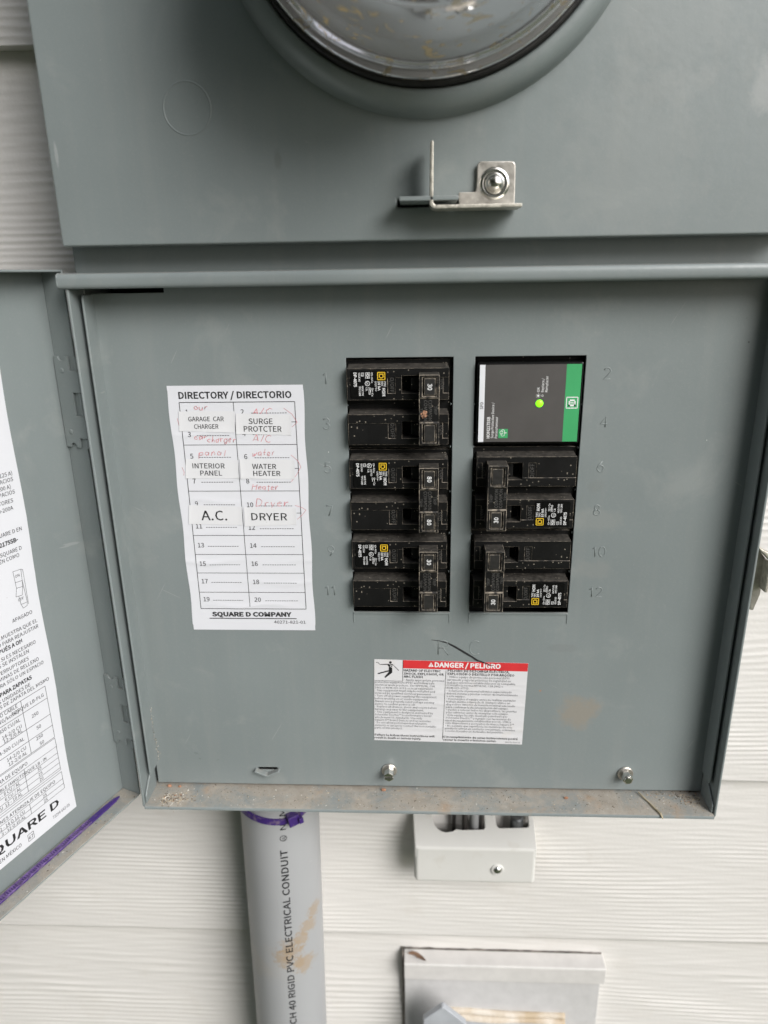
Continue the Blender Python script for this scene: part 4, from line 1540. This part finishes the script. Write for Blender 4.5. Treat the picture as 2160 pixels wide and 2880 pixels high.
EN = ['protective equipment (PPE) and follow safe', 'electrical work practices. See NFPA70E, CSA', 'Z462 or NOM-029-STPS or local equivalent.', '•This equipment must only be installed and', 'serviced by qualified electrical personnel.',
      '•Turn off all power supplying this equipment', 'before working on or inside equipment.', 'Always use a properly rated voltage sensing', 'device to confirm power is off.', '•Replace all devices, doors and covers before', 'turning on power to this equipment.',
      '•This equipment is designed and tested by', 'Schneider Electric™ to performance levels', 'which meet UL standards. Use only', 'Square D™ brand devices and accessories.', '•Do not allow petroleum-based paints,', 'solvents or sprays to contact the non-metallic', 'parts of this product.']
ES = ['•Utilice equipo de protección personal (EPP)', 'apropiado y siga las prácticas de seguridad en', 'trabajos eléctricos establecidas por su Compañía.', '(Consulte la norma NFPA70E, CSA Z462 o', 'NOM-029-STPS).', '•Solamente el personal eléctrico especializado',
      'deberá instalar y prestar servicio de mantenimiento', 'a este equipo.', '•Desenergice el equipo antes de realizar cualquier', 'trabajo dentro o fuera de él. Siempre utilice un', 'dispositivo detector de tensión nominal adecuado', 'para confirmar la desenergización del equipo.',
      '•Vuelva a colocar todos los dispositivos, las puertas', 'y las cubiertas antes de energizar este equipo.', '•Este equipo ha sido diseñado y probado por', 'Schneider Electric™ y cumple con las normas de', 'nivel de rendimiento establecidas por UL. Utilice',
      'sólo dispositivos y accesorios de marca Square D™', '•No permita que superficies no metálicas de este', 'producto entren en contacto con pintura, solventes', 'o rocíos basados en derivados del petróleo.']
pr.text('•Apply appropriate personal', .0124, -.0493, .0014, 'ink_grey', x1=.0384, res=1)
for i, s in enumerate(EN):
    pr.text(s, -.0063, -.0514 - i * .00203, .00138, 'ink_grey', sx=1.02, res=1)
for i, s in enumerate(ES):
    pr.text(s, .0400, -.0462 - i * .00203, .00138, 'ink_grey', sx=1.02, res=1)
pr.text('40273-709-02', .0796, -.0940, .0010, 'ink_grey', x1=.0894, res=1)
pr.build('printed_text', da)

# black marker slash across the cover above the danger sticker
mk = MB()
pts = [(.0301, -.0193), (.0345, -.0197), (.0402, -.0213), (.0450, -.0240), (.0515, -.0283), (.0560, -.0312), (.0593, -.0332), (.0640, -.0350), (.0690, -.0372)]
wds = [.0003, .0005, .0008, .0011, .0012, .0010, .0008, .0006, .0003]
vv, ff = [], []
for i, ((x, z), wd) in enumerate(zip(pts, wds)):
    yy = -0.00015 if z > -.033 else -0.00075
    vv += [(x - wd * .3, yy, z - wd / 2), (x + wd * .3, yy, z + wd / 2)]
for i in range(len(pts) - 1):
    ff.append((2 * i, 2 * i + 2, 2 * i + 3, 2 * i + 1))
mk.add(vv, ff)
o = mk.mesh('marker_slash', ['marker_black'])
tag(o, 'black marker slash drawn through the stamped letter R towards the danger sticker', 'marker line')

# ------------------------------------------------------------------ sticker inside the door
S0, S1, LZ0, LZ1 = 0.0388, 0.330, -0.1216, 0.158
ds = thing('door_label', 'large white instruction sticker with torque tables inside the open door', 'label', tuple(DM @ Vector((S0, 0, LZ0))))


def wrd(s, z):
    h_ = 0.0
    for zc, a, w_ in ((0.075, .00025, .003), (0.04, .00015, .002), (-.012, .0002, .002), (-.035, .0003, .0025), (-.07, .0003, .002), (-.10, .00028, .002)):
        h_ += a * math.exp(-((z - zc - .05 * (s - .05) * math.sin(zc * 99)) / w_) ** 2) * (.5 + .5 * math.sin(120 * s + zc * 400))
    return max(0, h_)


def smap(u, z, l):
    # u runs left to right for the reader: from the outer door edge to the hinge
    s = -u
    q = DM @ Vector((s, 0.00025 + wrd(s, z) + l, z))
    return tuple(q)


def sedge(z):
    return S0 - 0.0032 * (z - LZ0) / (LZ1 - LZ0) + .0005 * math.sin(60 * z)


v, f = [], []
n1, n2 = 60, 110
for j in range(n2 + 1):
    z = LZ0 + (LZ1 - LZ0) * j / n2
    a = sedge(z)
    for i in range(n1 + 1):
        u_ = (i / n1) ** 2
        v.append(smap(-(S1 + (a - S1) * (1 - (1 - i / n1) ** 2)), z, 0))
for j in range(n2):
    for i in range(n1):
        k = j * (n1 + 1) + i
        f.append((k, k + 1, k + n1 + 2, k + n1 + 1))
mb = MB()
mb.add(v, f)
mb.mesh('sheet', ['paper'], ds, smooth=True)
pr = Print(lambda u, z, l: smap(u, z, l + .00012))


def dt(body, s_end, z, h=.0022, bold=0.0, sx=.98):
    pr.text(body, -s_end, z, h, K, align='r', bold=bold, sx=sx)


dt('ADECUADA', .0405, .1500)
dt('(125 A)', .0400, .0993)
dt('ESPACIOS', .0401, .0960)
dt('(200 A)', .0424, .0923)
dt('ESPACIOS', .0404, .0890)
dt('INTERRUPTORES', .0425, .0846)
dt('100-200A', .0433, .0806)
dt('DE SQUARE D EN', .0405, .0676)
dt('HOM2175SB-', .0440, .0624, .0023, .035)
dt('USO SQUARE D', .0427, .0570)
dt('TAMBIÉN COMO', .0450, .0535)
dt('APAGADO', .0437, .0180)
dt('ENCENDIDO', .0660, .0180)
dt('MEDIA MUESTRA QUE EL', .0416, .0116)
dt('APAGADO PARA REAJUSTAR', .0415, .0080)
dt('DESPUÉS A ON', .0533, .0042, .0023, .03)
dt('SOPORTE SI ES NECESARIO', .0451, -.0005)
dt('INTERRUPTORES SE INSTALEN', .0505, -.0038)
dt('LOS INTERRUPTORES', .0514, -.0080)
dt('CON LÁMINAS DE RELLENO', .0453, -.0115)
dt('PLACA CIERRA SÓLO UN ESPACIO', .0426, -.0152)
dt('TORQUE PARA ZAPATAS', .0518, -.0202, .0023, .035)
dt('LAS UNIDADES DE', .0537, -.0240)
dt('TORNILLOS DE ZAPATA DEL MISMO', .0411, -.0272)
# line drawing of a switched-off breaker
for a, b_ in (((.0508, .0466), (.0457, .0462)), ((.0508, .0466), (.0506, .0400)), ((.0457, .0462), (.0462, .0395)), ((.0506, .0400), (.0462, .0395)), ((.0506, .0400), (.0505, .0365)), ((.0462, .0395), (.0466, .0360)),
              ((.0505, .0365), (.0466, .0360)), ((.0505, .0365), (.0518, .0318)), ((.0466, .0360), (.0478, .0312)), ((.0518, .0318), (.0478, .0312)), ((.0500, .0315), (.0496, .0262)), ((.0462, .0395), (.0455, .0260)),
              ((.0496, .0262), (.0455, .0260)), ((.0496, .0262), (.0487, .0235)), ((.0455, .0260), (.0460, .0240)), ((.0487, .0235), (.0460, .0240)), ((.0457, .0462), (.0446, .0455)), ((.0446, .0455), (.0450, .0245))):
    pr.line((-a[0], a[1]), (-b_[0], b_[1]), .00022, K)
dt('ON', .0472, .0425, .0016)
dt('OFF', .0472, .0285, .0016)
# torque tables
for z in (-.0294, -.0375, -.0487, -.0565, -.0650):
    pr.line((-.0445, z), (-.16, z), .00028, K, n=30)
for z in (-.0658, -.0716, -.0764, -.0798, -.0836, -.0872, -.0887):
    pr.line((-.0446, z), (-.16, z), .00024, K, n=30)
for z in (-.0904, -.0955, -.0990, -.1026):
    pr.line((-.0443, z), (-.16, z), .00024, K, n=30)
for s, z0, z1 in ((.0445, -.0650, -.0294), (.0615, -.0650, -.0294), (.0446, -.0887, -.0658), (.0680, -.0872, -.0716), (.0444, -.1026, -.0904), (.0690, -.1026, -.0955)):
    pr.line((-s, z0), (-s, z1), .00026, K, n=10)
dt('TORQUE LB-PLG', .0465, -.0352, .0022)
for z, s in ((-.0440, '250'), (-.0530, '50'), (-.0595, '250'), (-.0640, '50')):
    dt(s, .0520, z, .0022)
for z, s in ((-.0320, 'RANGO CABLE'), (-.0355, '(AWG/kcmil)'), (-.0412, '6-350 CU/AL'), (-.0455, '14-2/0 CU'), (-.0482, '12-2/0 AL'), (-.0540, '4-300 CU/AL'), (-.0603, '14-2/0 CU'), (-.0636, '12-2/0 AL')):
    dt(s, .0640, z, .0022)
dt('TIERRA DE EQUIPO', .0651, -.0702, .0022)
dt('TORQUE LB - IN', .0527, -.0755, .0020)
for z, s in ((-.0790, '35'), (-.0827, '25'), (-.0864, '20')):
    dt(s, .0570, z, .0020)
for z, s in ((-.0755, 'CABLE (AWG)'), (-.0790, '14 - 8 CU / AL'), (-.0827, '6 CU / AL'), (-.0864, 'CU  12 - 10 AL')):
    dt(s, .0720, z, .0020)
dt('COMBINACIONES ATERRIZAJE DE EQUIPO', .0500, -.0945, .0022)
for z, s in ((-.0985, '25'), (-.1020, '25')):
    dt(s, .0570, z, .0020)
for z, s in ((-.0985, '2 - 14 O 12 CU'), (-.1020, '3 - 12 O 10 AL')):
    dt(s, .0730, z, .0020)
pr.text('SQUARE', -.104, -.1115, .0052, K, x1=-.0600, bold=.018)
pr.text('D', -.0565, -.1112, .0052, K, x1=-.0500, bold=.018)
pr.text('73294-642-05', -.0560, -.1172, .0021, 'ink_grey', x1=-.0430)
pr.frame(-.0742, -.0702, -.1188, -.1142, .00026, K)
pr.text('67', -.0722, -.1178, .0022, K, align='c')
dt('HECHO EN MÉXICO', .0790, -.1178, .0024, 0, .9)
pr.build('printed_text', ds)

# ------------------------------------------------------------------ cable ties
# loose tail lying on the door's bottom flange
tt = thing('cable_tie', 'dusty purple cable tie lying along the bottom flange of the open door', 'cable tie', tuple(DM @ Vector((0.01, 0.006, DZ0))), 'purple cable ties')
zf = DZ0 + 0.0003
sA, sB, tcn = 0.0085, 0.130, 0.0052
tm = MB()
# solid tapered tip
tip = [(sA, tcn + .0004), (sA + .004, tcn - .0012), (sA + .012, tcn - .0018), (sA + .026, tcn - .0019), (sA + .026, tcn + .0019), (sA + .012, tcn + .0017), (sA + .004, tcn + .0014)]
n_ = len(tip)
vv = [tuple(DM @ Vector((s, t_, zf + .0013))) for s, t_ in tip] + [tuple(DM @ Vector((s, t_, zf))) for s, t_ in tip]
tm.add(vv, [tuple(range(n_)), tuple(range(2 * n_ - 1, n_ - 1, -1))] + [(i, i + n_, (i + 1) % n_ + n_, (i + 1) % n_) for i in range(n_)])
tm.box(sA + .0261, sB, tcn - .0019, tcn + .0019, zf, zf + .0009, 0, DM)
bm_o = tm.mesh('strap', ['purple_nylon'], tt)
rm = MB()
rm.box(sA + .0261, sB, tcn - .0019, tcn - .0013, zf + .0009, zf + .0016, 0, DM)
rm.mesh('strap_rail', ['purple_tie_edge'], tt)
rm = MB()
rm.box(sA + .0261, sB, tcn + .0013, tcn + .0019, zf + .0009, zf + .0016, 0, DM)
rm.mesh('strap_rail', ['purple_tie_edge'], tt)
te = MB()
s = sA + .0268
while s < sB:
    te.box(s, s + .00065, tcn - .0012, tcn + .0012, zf + .0009, zf + .0015, 0, DM)
    s += .00150
te.mesh('teeth', ['purple_tie_edge'], tt)['kind'] = 'stuff'
for oo in tt.children:
    bm = bmesh.new()
    bm.from_mesh(oo.data)
    bmesh.ops.recalc_face_normals(bm, faces=bm.faces[:])
    bm.to_mesh(oo.data)
    bm.free()

CC, CR = Vector((-0.0868, 0.0500, 0)), 0.0302
ct = thing('cable_tie', 'purple cable tie cinched round the grey conduit under the panel', 'cable tie', (CC.x, CC.y - CR, -0.181), 'purple cable ties')
rm = MB()
vv, ff = [], []
n_ = 64
for i in range(n_):
    a = 2 * math.pi * i / n_
    zz = -0.1790 + 0.0022 * math.sin(a * 2 + .4) + 0.010 * max(0, math.sin(a)) ** 2 + 0.0045 * max(0, math.cos(a)) ** 3
    for rr, dz in ((CR + .0004, -.0024), (CR + .0018, -.0024), (CR + .0018, .0024), (CR + .0004, .0024)):
        vv.append((CC.x + rr * math.cos(a), CC.y + rr * math.sin(a), zz + dz))
for i in range(n_):
    j = (i + 1) % n_
    for k in range(4):
        ff.append((4 * i + k, 4 * j + k, 4 * j + (k + 1) % 4, 4 * i + (k + 1) % 4))
rm.add(vv, ff)
o = rm.mesh('strap', ['purple_nylon'], ct)
bm = bmesh.new(); bm.from_mesh(o.data); bmesh.ops.recalc_face_normals(bm, faces=bm.faces[:]); bm.to_mesh(o.data); bm.free()
hd = MB()
a = -1.05
M = Matrix.Translation((CC.x + (CR + .0038) * math.cos(a), CC.y + (CR + .0038) * math.sin(a), -0.1782)) @ Matrix.Rotation(a + math.pi / 2, 4, 'Z') @ Matrix.Rotation(R(-8), 4, 'Y')
hd.box(-.0042, .0042, -.0034, .0030, -.0044, .0044, 0, M)
o = hd.mesh('head', ['purple_nylon'], ct, bevel=0.0007)
hd = MB()
hd.box(.0030, .0062, -.0062, .0022, -.0022, .0022, 0, M)
hd.mesh('clipped_end', ['purple_nylon'], ct, bevel=0.0003)

# ------------------------------------------------------------------ conduit
cd = thing('conduit', 'grey plastic electrical conduit with black printed lettering running down below the panel', 'conduit', (CC.x, CC.y, -1.2))
tp = MB()
tp.tube([(CC.x + .015 * (z + .27), CC.y, z) for k, z in enumerate((-1.22, -.8, -.5, -.35, -.2, -.137))], CR, 72)
smooth_by_angle(tp.mesh('pipe', ['pvc_grey'], cd))


def cmap(x, z, l):
    # x runs up the pipe, z across it (letter tops to the left)
    th_ = -(z - .0004) / CR + 0.25
    r_ = CR + .00018 + l
    return (CC.x + .015 * (x + .27) + r_ * math.sin(th_), CC.y - r_ * math.cos(th_), x)


pr = Print(cmap)
pr.text('SCH 40 RIGID PVC ELECTRICAL CONDUIT', -.3935, -.0022, .0052, K, x1=-.2074, bold=.012, res=3)
pr.ring(-.1966, .0002, .0022, .0027, K, 22)
pr.text('UL', -.1966, -.0012, .0022, K, align='c', bold=.01)
pr.text('NEMA TC-2', -.1890, -.0020, .0042, K, x1=-.1410)
pr.build('printed_lettering', cd)

# ------------------------------------------------------------------ bonding block
bb = thing('bonding_block', 'cream plastic bonding block with open top slots under the panel', 'terminal block', (0.068, YW, -0.276))
bx0, bx1, zb0, zb1 = 0.0195, 0.1170, -0.2755, -0.2395
yf, yb = 0.0600, 0.0925
mb = MB()
mb.box(bx0, bx1, yf, yf + .0085, zb0, zb1)
mb.mesh('shell', ['cream_plastic'], bb, bevel=0.0028, seg=4)
mb = MB()
mb.box(bx0 - .0008, bx0 + .0030, yf + .004, yb, zb0 + .0006, zb1 - .001)
mb.mesh('side_wall', ['cream_plastic'], bb, bevel=0.0008)
mb = MB()
mb.box(bx1 - .0030, bx1 + .0003, yf + .004, yb, zb0 + .0006, zb1 - .001)
mb.mesh('side_wall', ['cream_plastic'], bb, bevel=0.0008)
# sloped cap with a round slot and a square slot, drawn from above (x, y) and sloping up to the wall
out = [(bx0, yf + .0006), (bx1, yf + .0006), (bx1 + .0005, .0885), (bx1 - .0036, .0885), (bx1 - .0042, .0775), (bx1 - .0052, .0765), (bx1 - .0285, .0757), (bx1 - .0305, .0775), (bx1 - .0320, .0885), (bx1 - .0400, .0885), (bx1 - .0402, .0760),
       (bx1 - .0412, .0745), (bx1 - .0590, .0738)] + [(bx0 + .0262 + .0118 * math.cos(R(a)), .0835 + .0118 * math.sin(R(a))) for a in (-50, -70, -90, -110, -130, -150, -170)] + [(bx0 + .0142, .0900), (bx0 - .0020, .0900)]
n_ = len(out)


def capz(y):
    return zb1 - .0008 + (y - yf) * 0.46


vv = [(x, y, capz(y)) for x, y in out] + [(x, y, capz(y) - .0105) for x, y in out]
cb = MB()
cb.add(vv, [tuple(range(n_)), tuple(range(2 * n_ - 1, n_ - 1, -1))] + [(i, i + n_, (i + 1) % n_ + n_, (i + 1) % n_) for i in range(n_)])
o = cb.mesh('cap', ['cream_plastic'], bb, bevel=0.0012, seg=3)
bm = bmesh.new(); bm.from_mesh(o.data); bmesh.ops.triangulate(bm, faces=[q for q in bm.faces if len(q.verts) > 4]); bmesh.ops.recalc_face_normals(bm, faces=bm.faces[:]); bm.to_mesh(o.data); bm.free()
iw = MB().box(bx0 + .0035, bx1 - .0035, yf + .0088, .0920, zb0 + .006, zb0 + .012)
iw.mesh('well_floor', ['meter_grey'], bb)  # grey inside a cream part: shade in the slots put into the colour
sc = MB().lathe([(0.0, yf - .0004), (0.0022, yf - .0003), (0.0038, yf - .0012), (0.0046, yf - .0014), (0.0052, yf - .0004), (0.0054, yf + .001)][::-1], (0.0862, -0.2607), 32)
sc.mesh('screw_recess', ['cream_plastic'], bb, smooth=True)
sc = MB().lathe([(0.0, yf - .0030), (0.0018, yf - .0027), (0.0031, yf - .0018), (0.0037, yf - .0006), (0.0037, yf + .001)], (0.0862, -0.2605), 32)
sc.mesh('screw', ['bright_steel'], bb, smooth=True)
sw = MB()
sw.tube([(0.1035, .0815, -.2385), (0.1035, .0815, -.2275), (.1035, .0815, -.2262)], [.0055, .0055, .0042], 20)
smooth_by_angle(sw.mesh('bonding_screw', ['dark_steel'], bb))
for k, (x, y, r_) in enumerate(((.0605, .0785, .0022), (.0685, .0800, .0040), (.0745, .0785, .0020), (.0520, .0850, .0016))):
    wv = MB().tube([(x, y, -.250), (x, y, -.20), (x - .001, y - .004, -.138)], r_, 12)
    o = wv.mesh('ground_wire', ['wire_dark' if r_ < .003 else 'pvc_grey'], None, smooth=True)
    tag(o, ('thin dark ground wire entering the bonding block, leftmost of the wires', 'dark ground wire rising left of the grey insulated wire', 'thick grey insulated wire rising from the bonding block', 'dark ground wire rising right of the grey insulated wire')[(1, 2, 3, 0)[k]], 'wire', 'wires between the bonding block and the panel')

# ------------------------------------------------------------------ siding mounting block with outlet below it
jb = thing('mounting_block', 'white siding mounting block with drip cap set into the wall below the panel', 'mounting block', (0.098, YW, -0.62))
mb = MB()
mb.prismx([(0.0990, -0.3862), (0.0776, -0.3872), (0.0770, -0.3885), (0.0772, -0.4055), (0.0835, -0.4060), (0.0990, -0.4060)], 0.0096, 0.1885)
mb.mesh('drip_cap', ['block_cap_vinyl'], jb, bevel=0.0006)
mb = MB().box(0.0098, 0.1858, 0.0815, 0.0990, -0.62, -0.4062)
mb.mesh('face_plate', ['block_vinyl'], jb, bevel=0.0005)
mb = MB()
pts = [(0.0062 + .1815 * i / 40, -.3850 - .0006 * (i / 40) + random.uniform(-.0007, .0002)) for i in range(41)]
pts = [(0.0062, -.3866), (.1877, -.3872)] + pts[::-1]
mb.prism(pts, 0.0916, 0.0931)
mb.mesh('cut_gap_shade', ['gap_shade'], jb)  # dark strip in front of the siding, painted as the shaded gap
mb = MB().prism([(0.0081, -.62), (.0096, -.62), (.0096, -.3860), (.0074, -.3858)], 0.0850, 0.0950)
mb.mesh('cut_gap_shade', ['gap_shade'], jb)  # shadow beside the block, made as a dark strip
oc = thing('outlet_box', 'grey weatherproof outlet box with tilted lid corner sealed to the mounting block', 'outlet box', (0.10, 0.0815, -0.60))
mb = MB().box(0.0540, 0.1545, 0.0560, 0.0812, -0.60, -0.4545)
mb.mesh('box', ['outlet_grey'], oc, bevel=0.0015)
mb = MB()
mb.add([(0.0265, .050, -.4190), (0.0425, .050, -.4035), (0.0445, .050, -.4035), (0.0640, .050, -.4230), (0.0640, .050, -.60), (0.0265, .050, -.60),
        (0.0265, .0555, -.4190), (0.0425, .0555, -.4035), (0.0445, .0555, -.4035), (0.0640, .0555, -.4230), (0.0640, .0555, -.60), (0.0265, .0555, -.60)],
       [(0, 5, 4, 3, 2, 1), (6, 7, 8, 9, 10, 11), (0, 1, 7, 6), (1, 2, 8, 7), (2, 3, 9, 8), (3, 4, 10, 9), (4, 5, 11, 10), (5, 0, 6, 11)])
o = mb.mesh('lid', ['outlet_grey'], oc, bevel=0.0008)
bm = bmesh.new(); bm.from_mesh(o.data); bmesh.ops.recalc_face_normals(bm, faces=bm.faces[:]); bm.to_mesh(o.data); bm.free()
mb = MB()
for k in range(2):
    pts = []
    rs = []
    for i in range(46):
        u_ = i / 45
        pts.append((0.0475 + .109 * u_, .0805 - .0014 * k + .0005 * math.sin(9 * u_ + k), -.4470 - .0035 * u_ - .0055 * k + .0005 * math.sin(8 * u_ + 2 * k)))
        rs.append((.0030 if k == 0 else .0036) * (1 + .05 * math.sin(13 * u_ + 3 * k)))
    mb.tube(pts, rs, 10)
mb.mesh('sealant_bead', ['old_caulk'], oc, smooth=True)

# ------------------------------------------------------------------ litter
lf = MB()
for i, (x, z, s_) in enumerate(((0.018, 0, 1),)):
    pts = [(.0125, .0860), (.0165, .0880), (.0215, .0872), (.0262, .0838), (.0290, .0792), (.0280, .0788), (.0240, .0812), (.0218, .0818), (.0190, .0838), (.0150, .0848)]
    n_ = len(pts)
    lf.add([(a, b_, -.3852 + .0006 * math.sin(k * 1.7)) for k, (a, b_) in enumerate(pts)], [tuple(range(n_))])
o = lf.mesh('dead_leaf', ['dead_leaf'])
md = o.modifiers.new('thick', 'SOLIDIFY'); md.thickness = 0.0004
tag(o, 'small curled brown dead leaf on the drip cap of the mounting block', 'leaf')

st = MB().tube([(.1690, -.0010, -.1318), (.1712, -.0060, -.1322), (.1732, -.0095, -.1325), (.1752, -.0150, -.1324), (.1775, -.0200, -.1326), (.1785, -.0225, -.1345)], [.0004, .0005, .0005, .0007, .0008, .0004], 6)
o = st.mesh('straw', ['dry_straw'])
tag(o, 'bent dry straw hanging over the front of the dirty ledge', 'straw')

db = MB()


def crumb(mb, x, y, z, r, mi):
    a = [random.uniform(.5, 1.2) * r for _ in range(6)]
    th_ = random.uniform(0, 6.3)
    c, s_ = math.cos(th_), math.sin(th_)
    e_ = random.choice((1, 1, 1.5, 2.6))
    vs = [(a[0] * e_, 0, 0), (0, a[1], 0), (-a[2] * e_, 0, 0), (0, -a[3], 0), (0, 0, a[4] * .7), (0, 0, -a[5] * .3)]
    vs = [(x + p[0] * c - p[1] * s_, y + p[0] * s_ + p[1] * c, z + p[2] + r * .25) for p in vs]
    mb.add(vs, [(0, 1, 4), (1, 2, 4), (2, 3, 4), (3, 0, 4), (1, 0, 5), (2, 1, 5), (3, 2, 5), (0, 3, 5)], mi)


for k in range(2600):
    x = random.uniform(BX0 + .004, BX1 - .004)
    y = random.uniform(-.019, .001)
    dens = .5 + .5 * math.sin(31 * x + 1.3) * math.sin(77 * x)
    if random.random() > .35 + .65 * dens:
        continue
    crumb(db, x, y, -.1332, random.choice((.00010, .00013, .00016, .0002, .0002, .00028, .0004)), random.choices((0, 1, 2, 3), (6, 6, .05, 2))[0])
for k in range(240):
    x = -.1505 + abs(random.gauss(0, .009))
    crumb(db, x, -.0135 + random.gauss(0, .0030), -.1332, random.uniform(.0002, .0007), random.choices((0, 1, 2, 3), (4, 6, .5, 3))[0])
for k in range(260):
    x = .2085 - abs(random.gauss(0, .016))
    crumb(db, x, -.0060 + random.gauss(0, .0040) - (.2085 - x) * -.15, -.1332, random.uniform(.0002, .0006), random.choices((0, 1, 2, 3), (5, 6, 1, 1))[0])
for k in range(120):   # soil caught along the left fold of the cover
    z = random.uniform(-.112, -.070)
    crumb(db, -.1560 + random.gauss(0, .0007) + (.0016 if z < -.095 else 0), -.0004, z, random.uniform(.0001, .0004), random.choices((0, 1, 3), (2, 4, 5))[0])
for k in range(60):
    s_ = random.uniform(.004, .11)
    p = DM @ Vector((s_, random.uniform(.001, .0145), DZ0))
    crumb(db, p.x, p.y, DZ0 + .0001, random.uniform(.0002, .0005), random.choices((0, 1, 3), (2, 4, 3))[0])
o = db.mesh('debris', ['crumb_brown', 'crumb_tan', 'crumb_clay', 'crumb_pale'])
tag(o, 'fine soil and plant crumbs scattered along the bottom ledge of the panel', 'debris', kind='stuff')


def lump(x, y, z, r, label):
    mb = MB()
    n1, n2 = 10, 6
    vv, ff = [], []
    for j in range(n2 + 1):
        for i in range(n1):
            a, b_ = 2 * math.pi * i / n1, math.pi * j / n2
            q = r * random.uniform(.75, 1.2)
            vv.append((x + q * math.sin(b_) * math.cos(a) * 1.2, y + q * math.sin(b_) * math.sin(a) * .8, z + q * .75 * math.cos(b_) + r * .6))
    for j in range(n2):
        for i in range(n1):
            ff.append((j * n1 + i, (j + 1) * n1 + i, (j + 1) * n1 + (i + 1) % n1, j * n1 + (i + 1) % n1))
    mb.add(vv, ff)
    o_ = mb.mesh('clay_lump', ['crumb_clay'])
    tag(o_, label, 'clay lump', 'orange clay lumps on the ledge')


lump(-.0014, -.0022, -.1331, .0013, 'orange clay lump on the ledge just below the slotted screw')
lump(-.1490, -.0016, -.1331, .0013, 'orange clay lump in the corner of the ledge nearest the open door')
lump(-.1418, -.0018, -.1331, .0010, 'small orange clay lump on the ledge, second from the door corner')
lump(.1200, -.0070, -.1331, .0011, 'flat orange clay lump on the ledge below and left of the tilted hex screw')
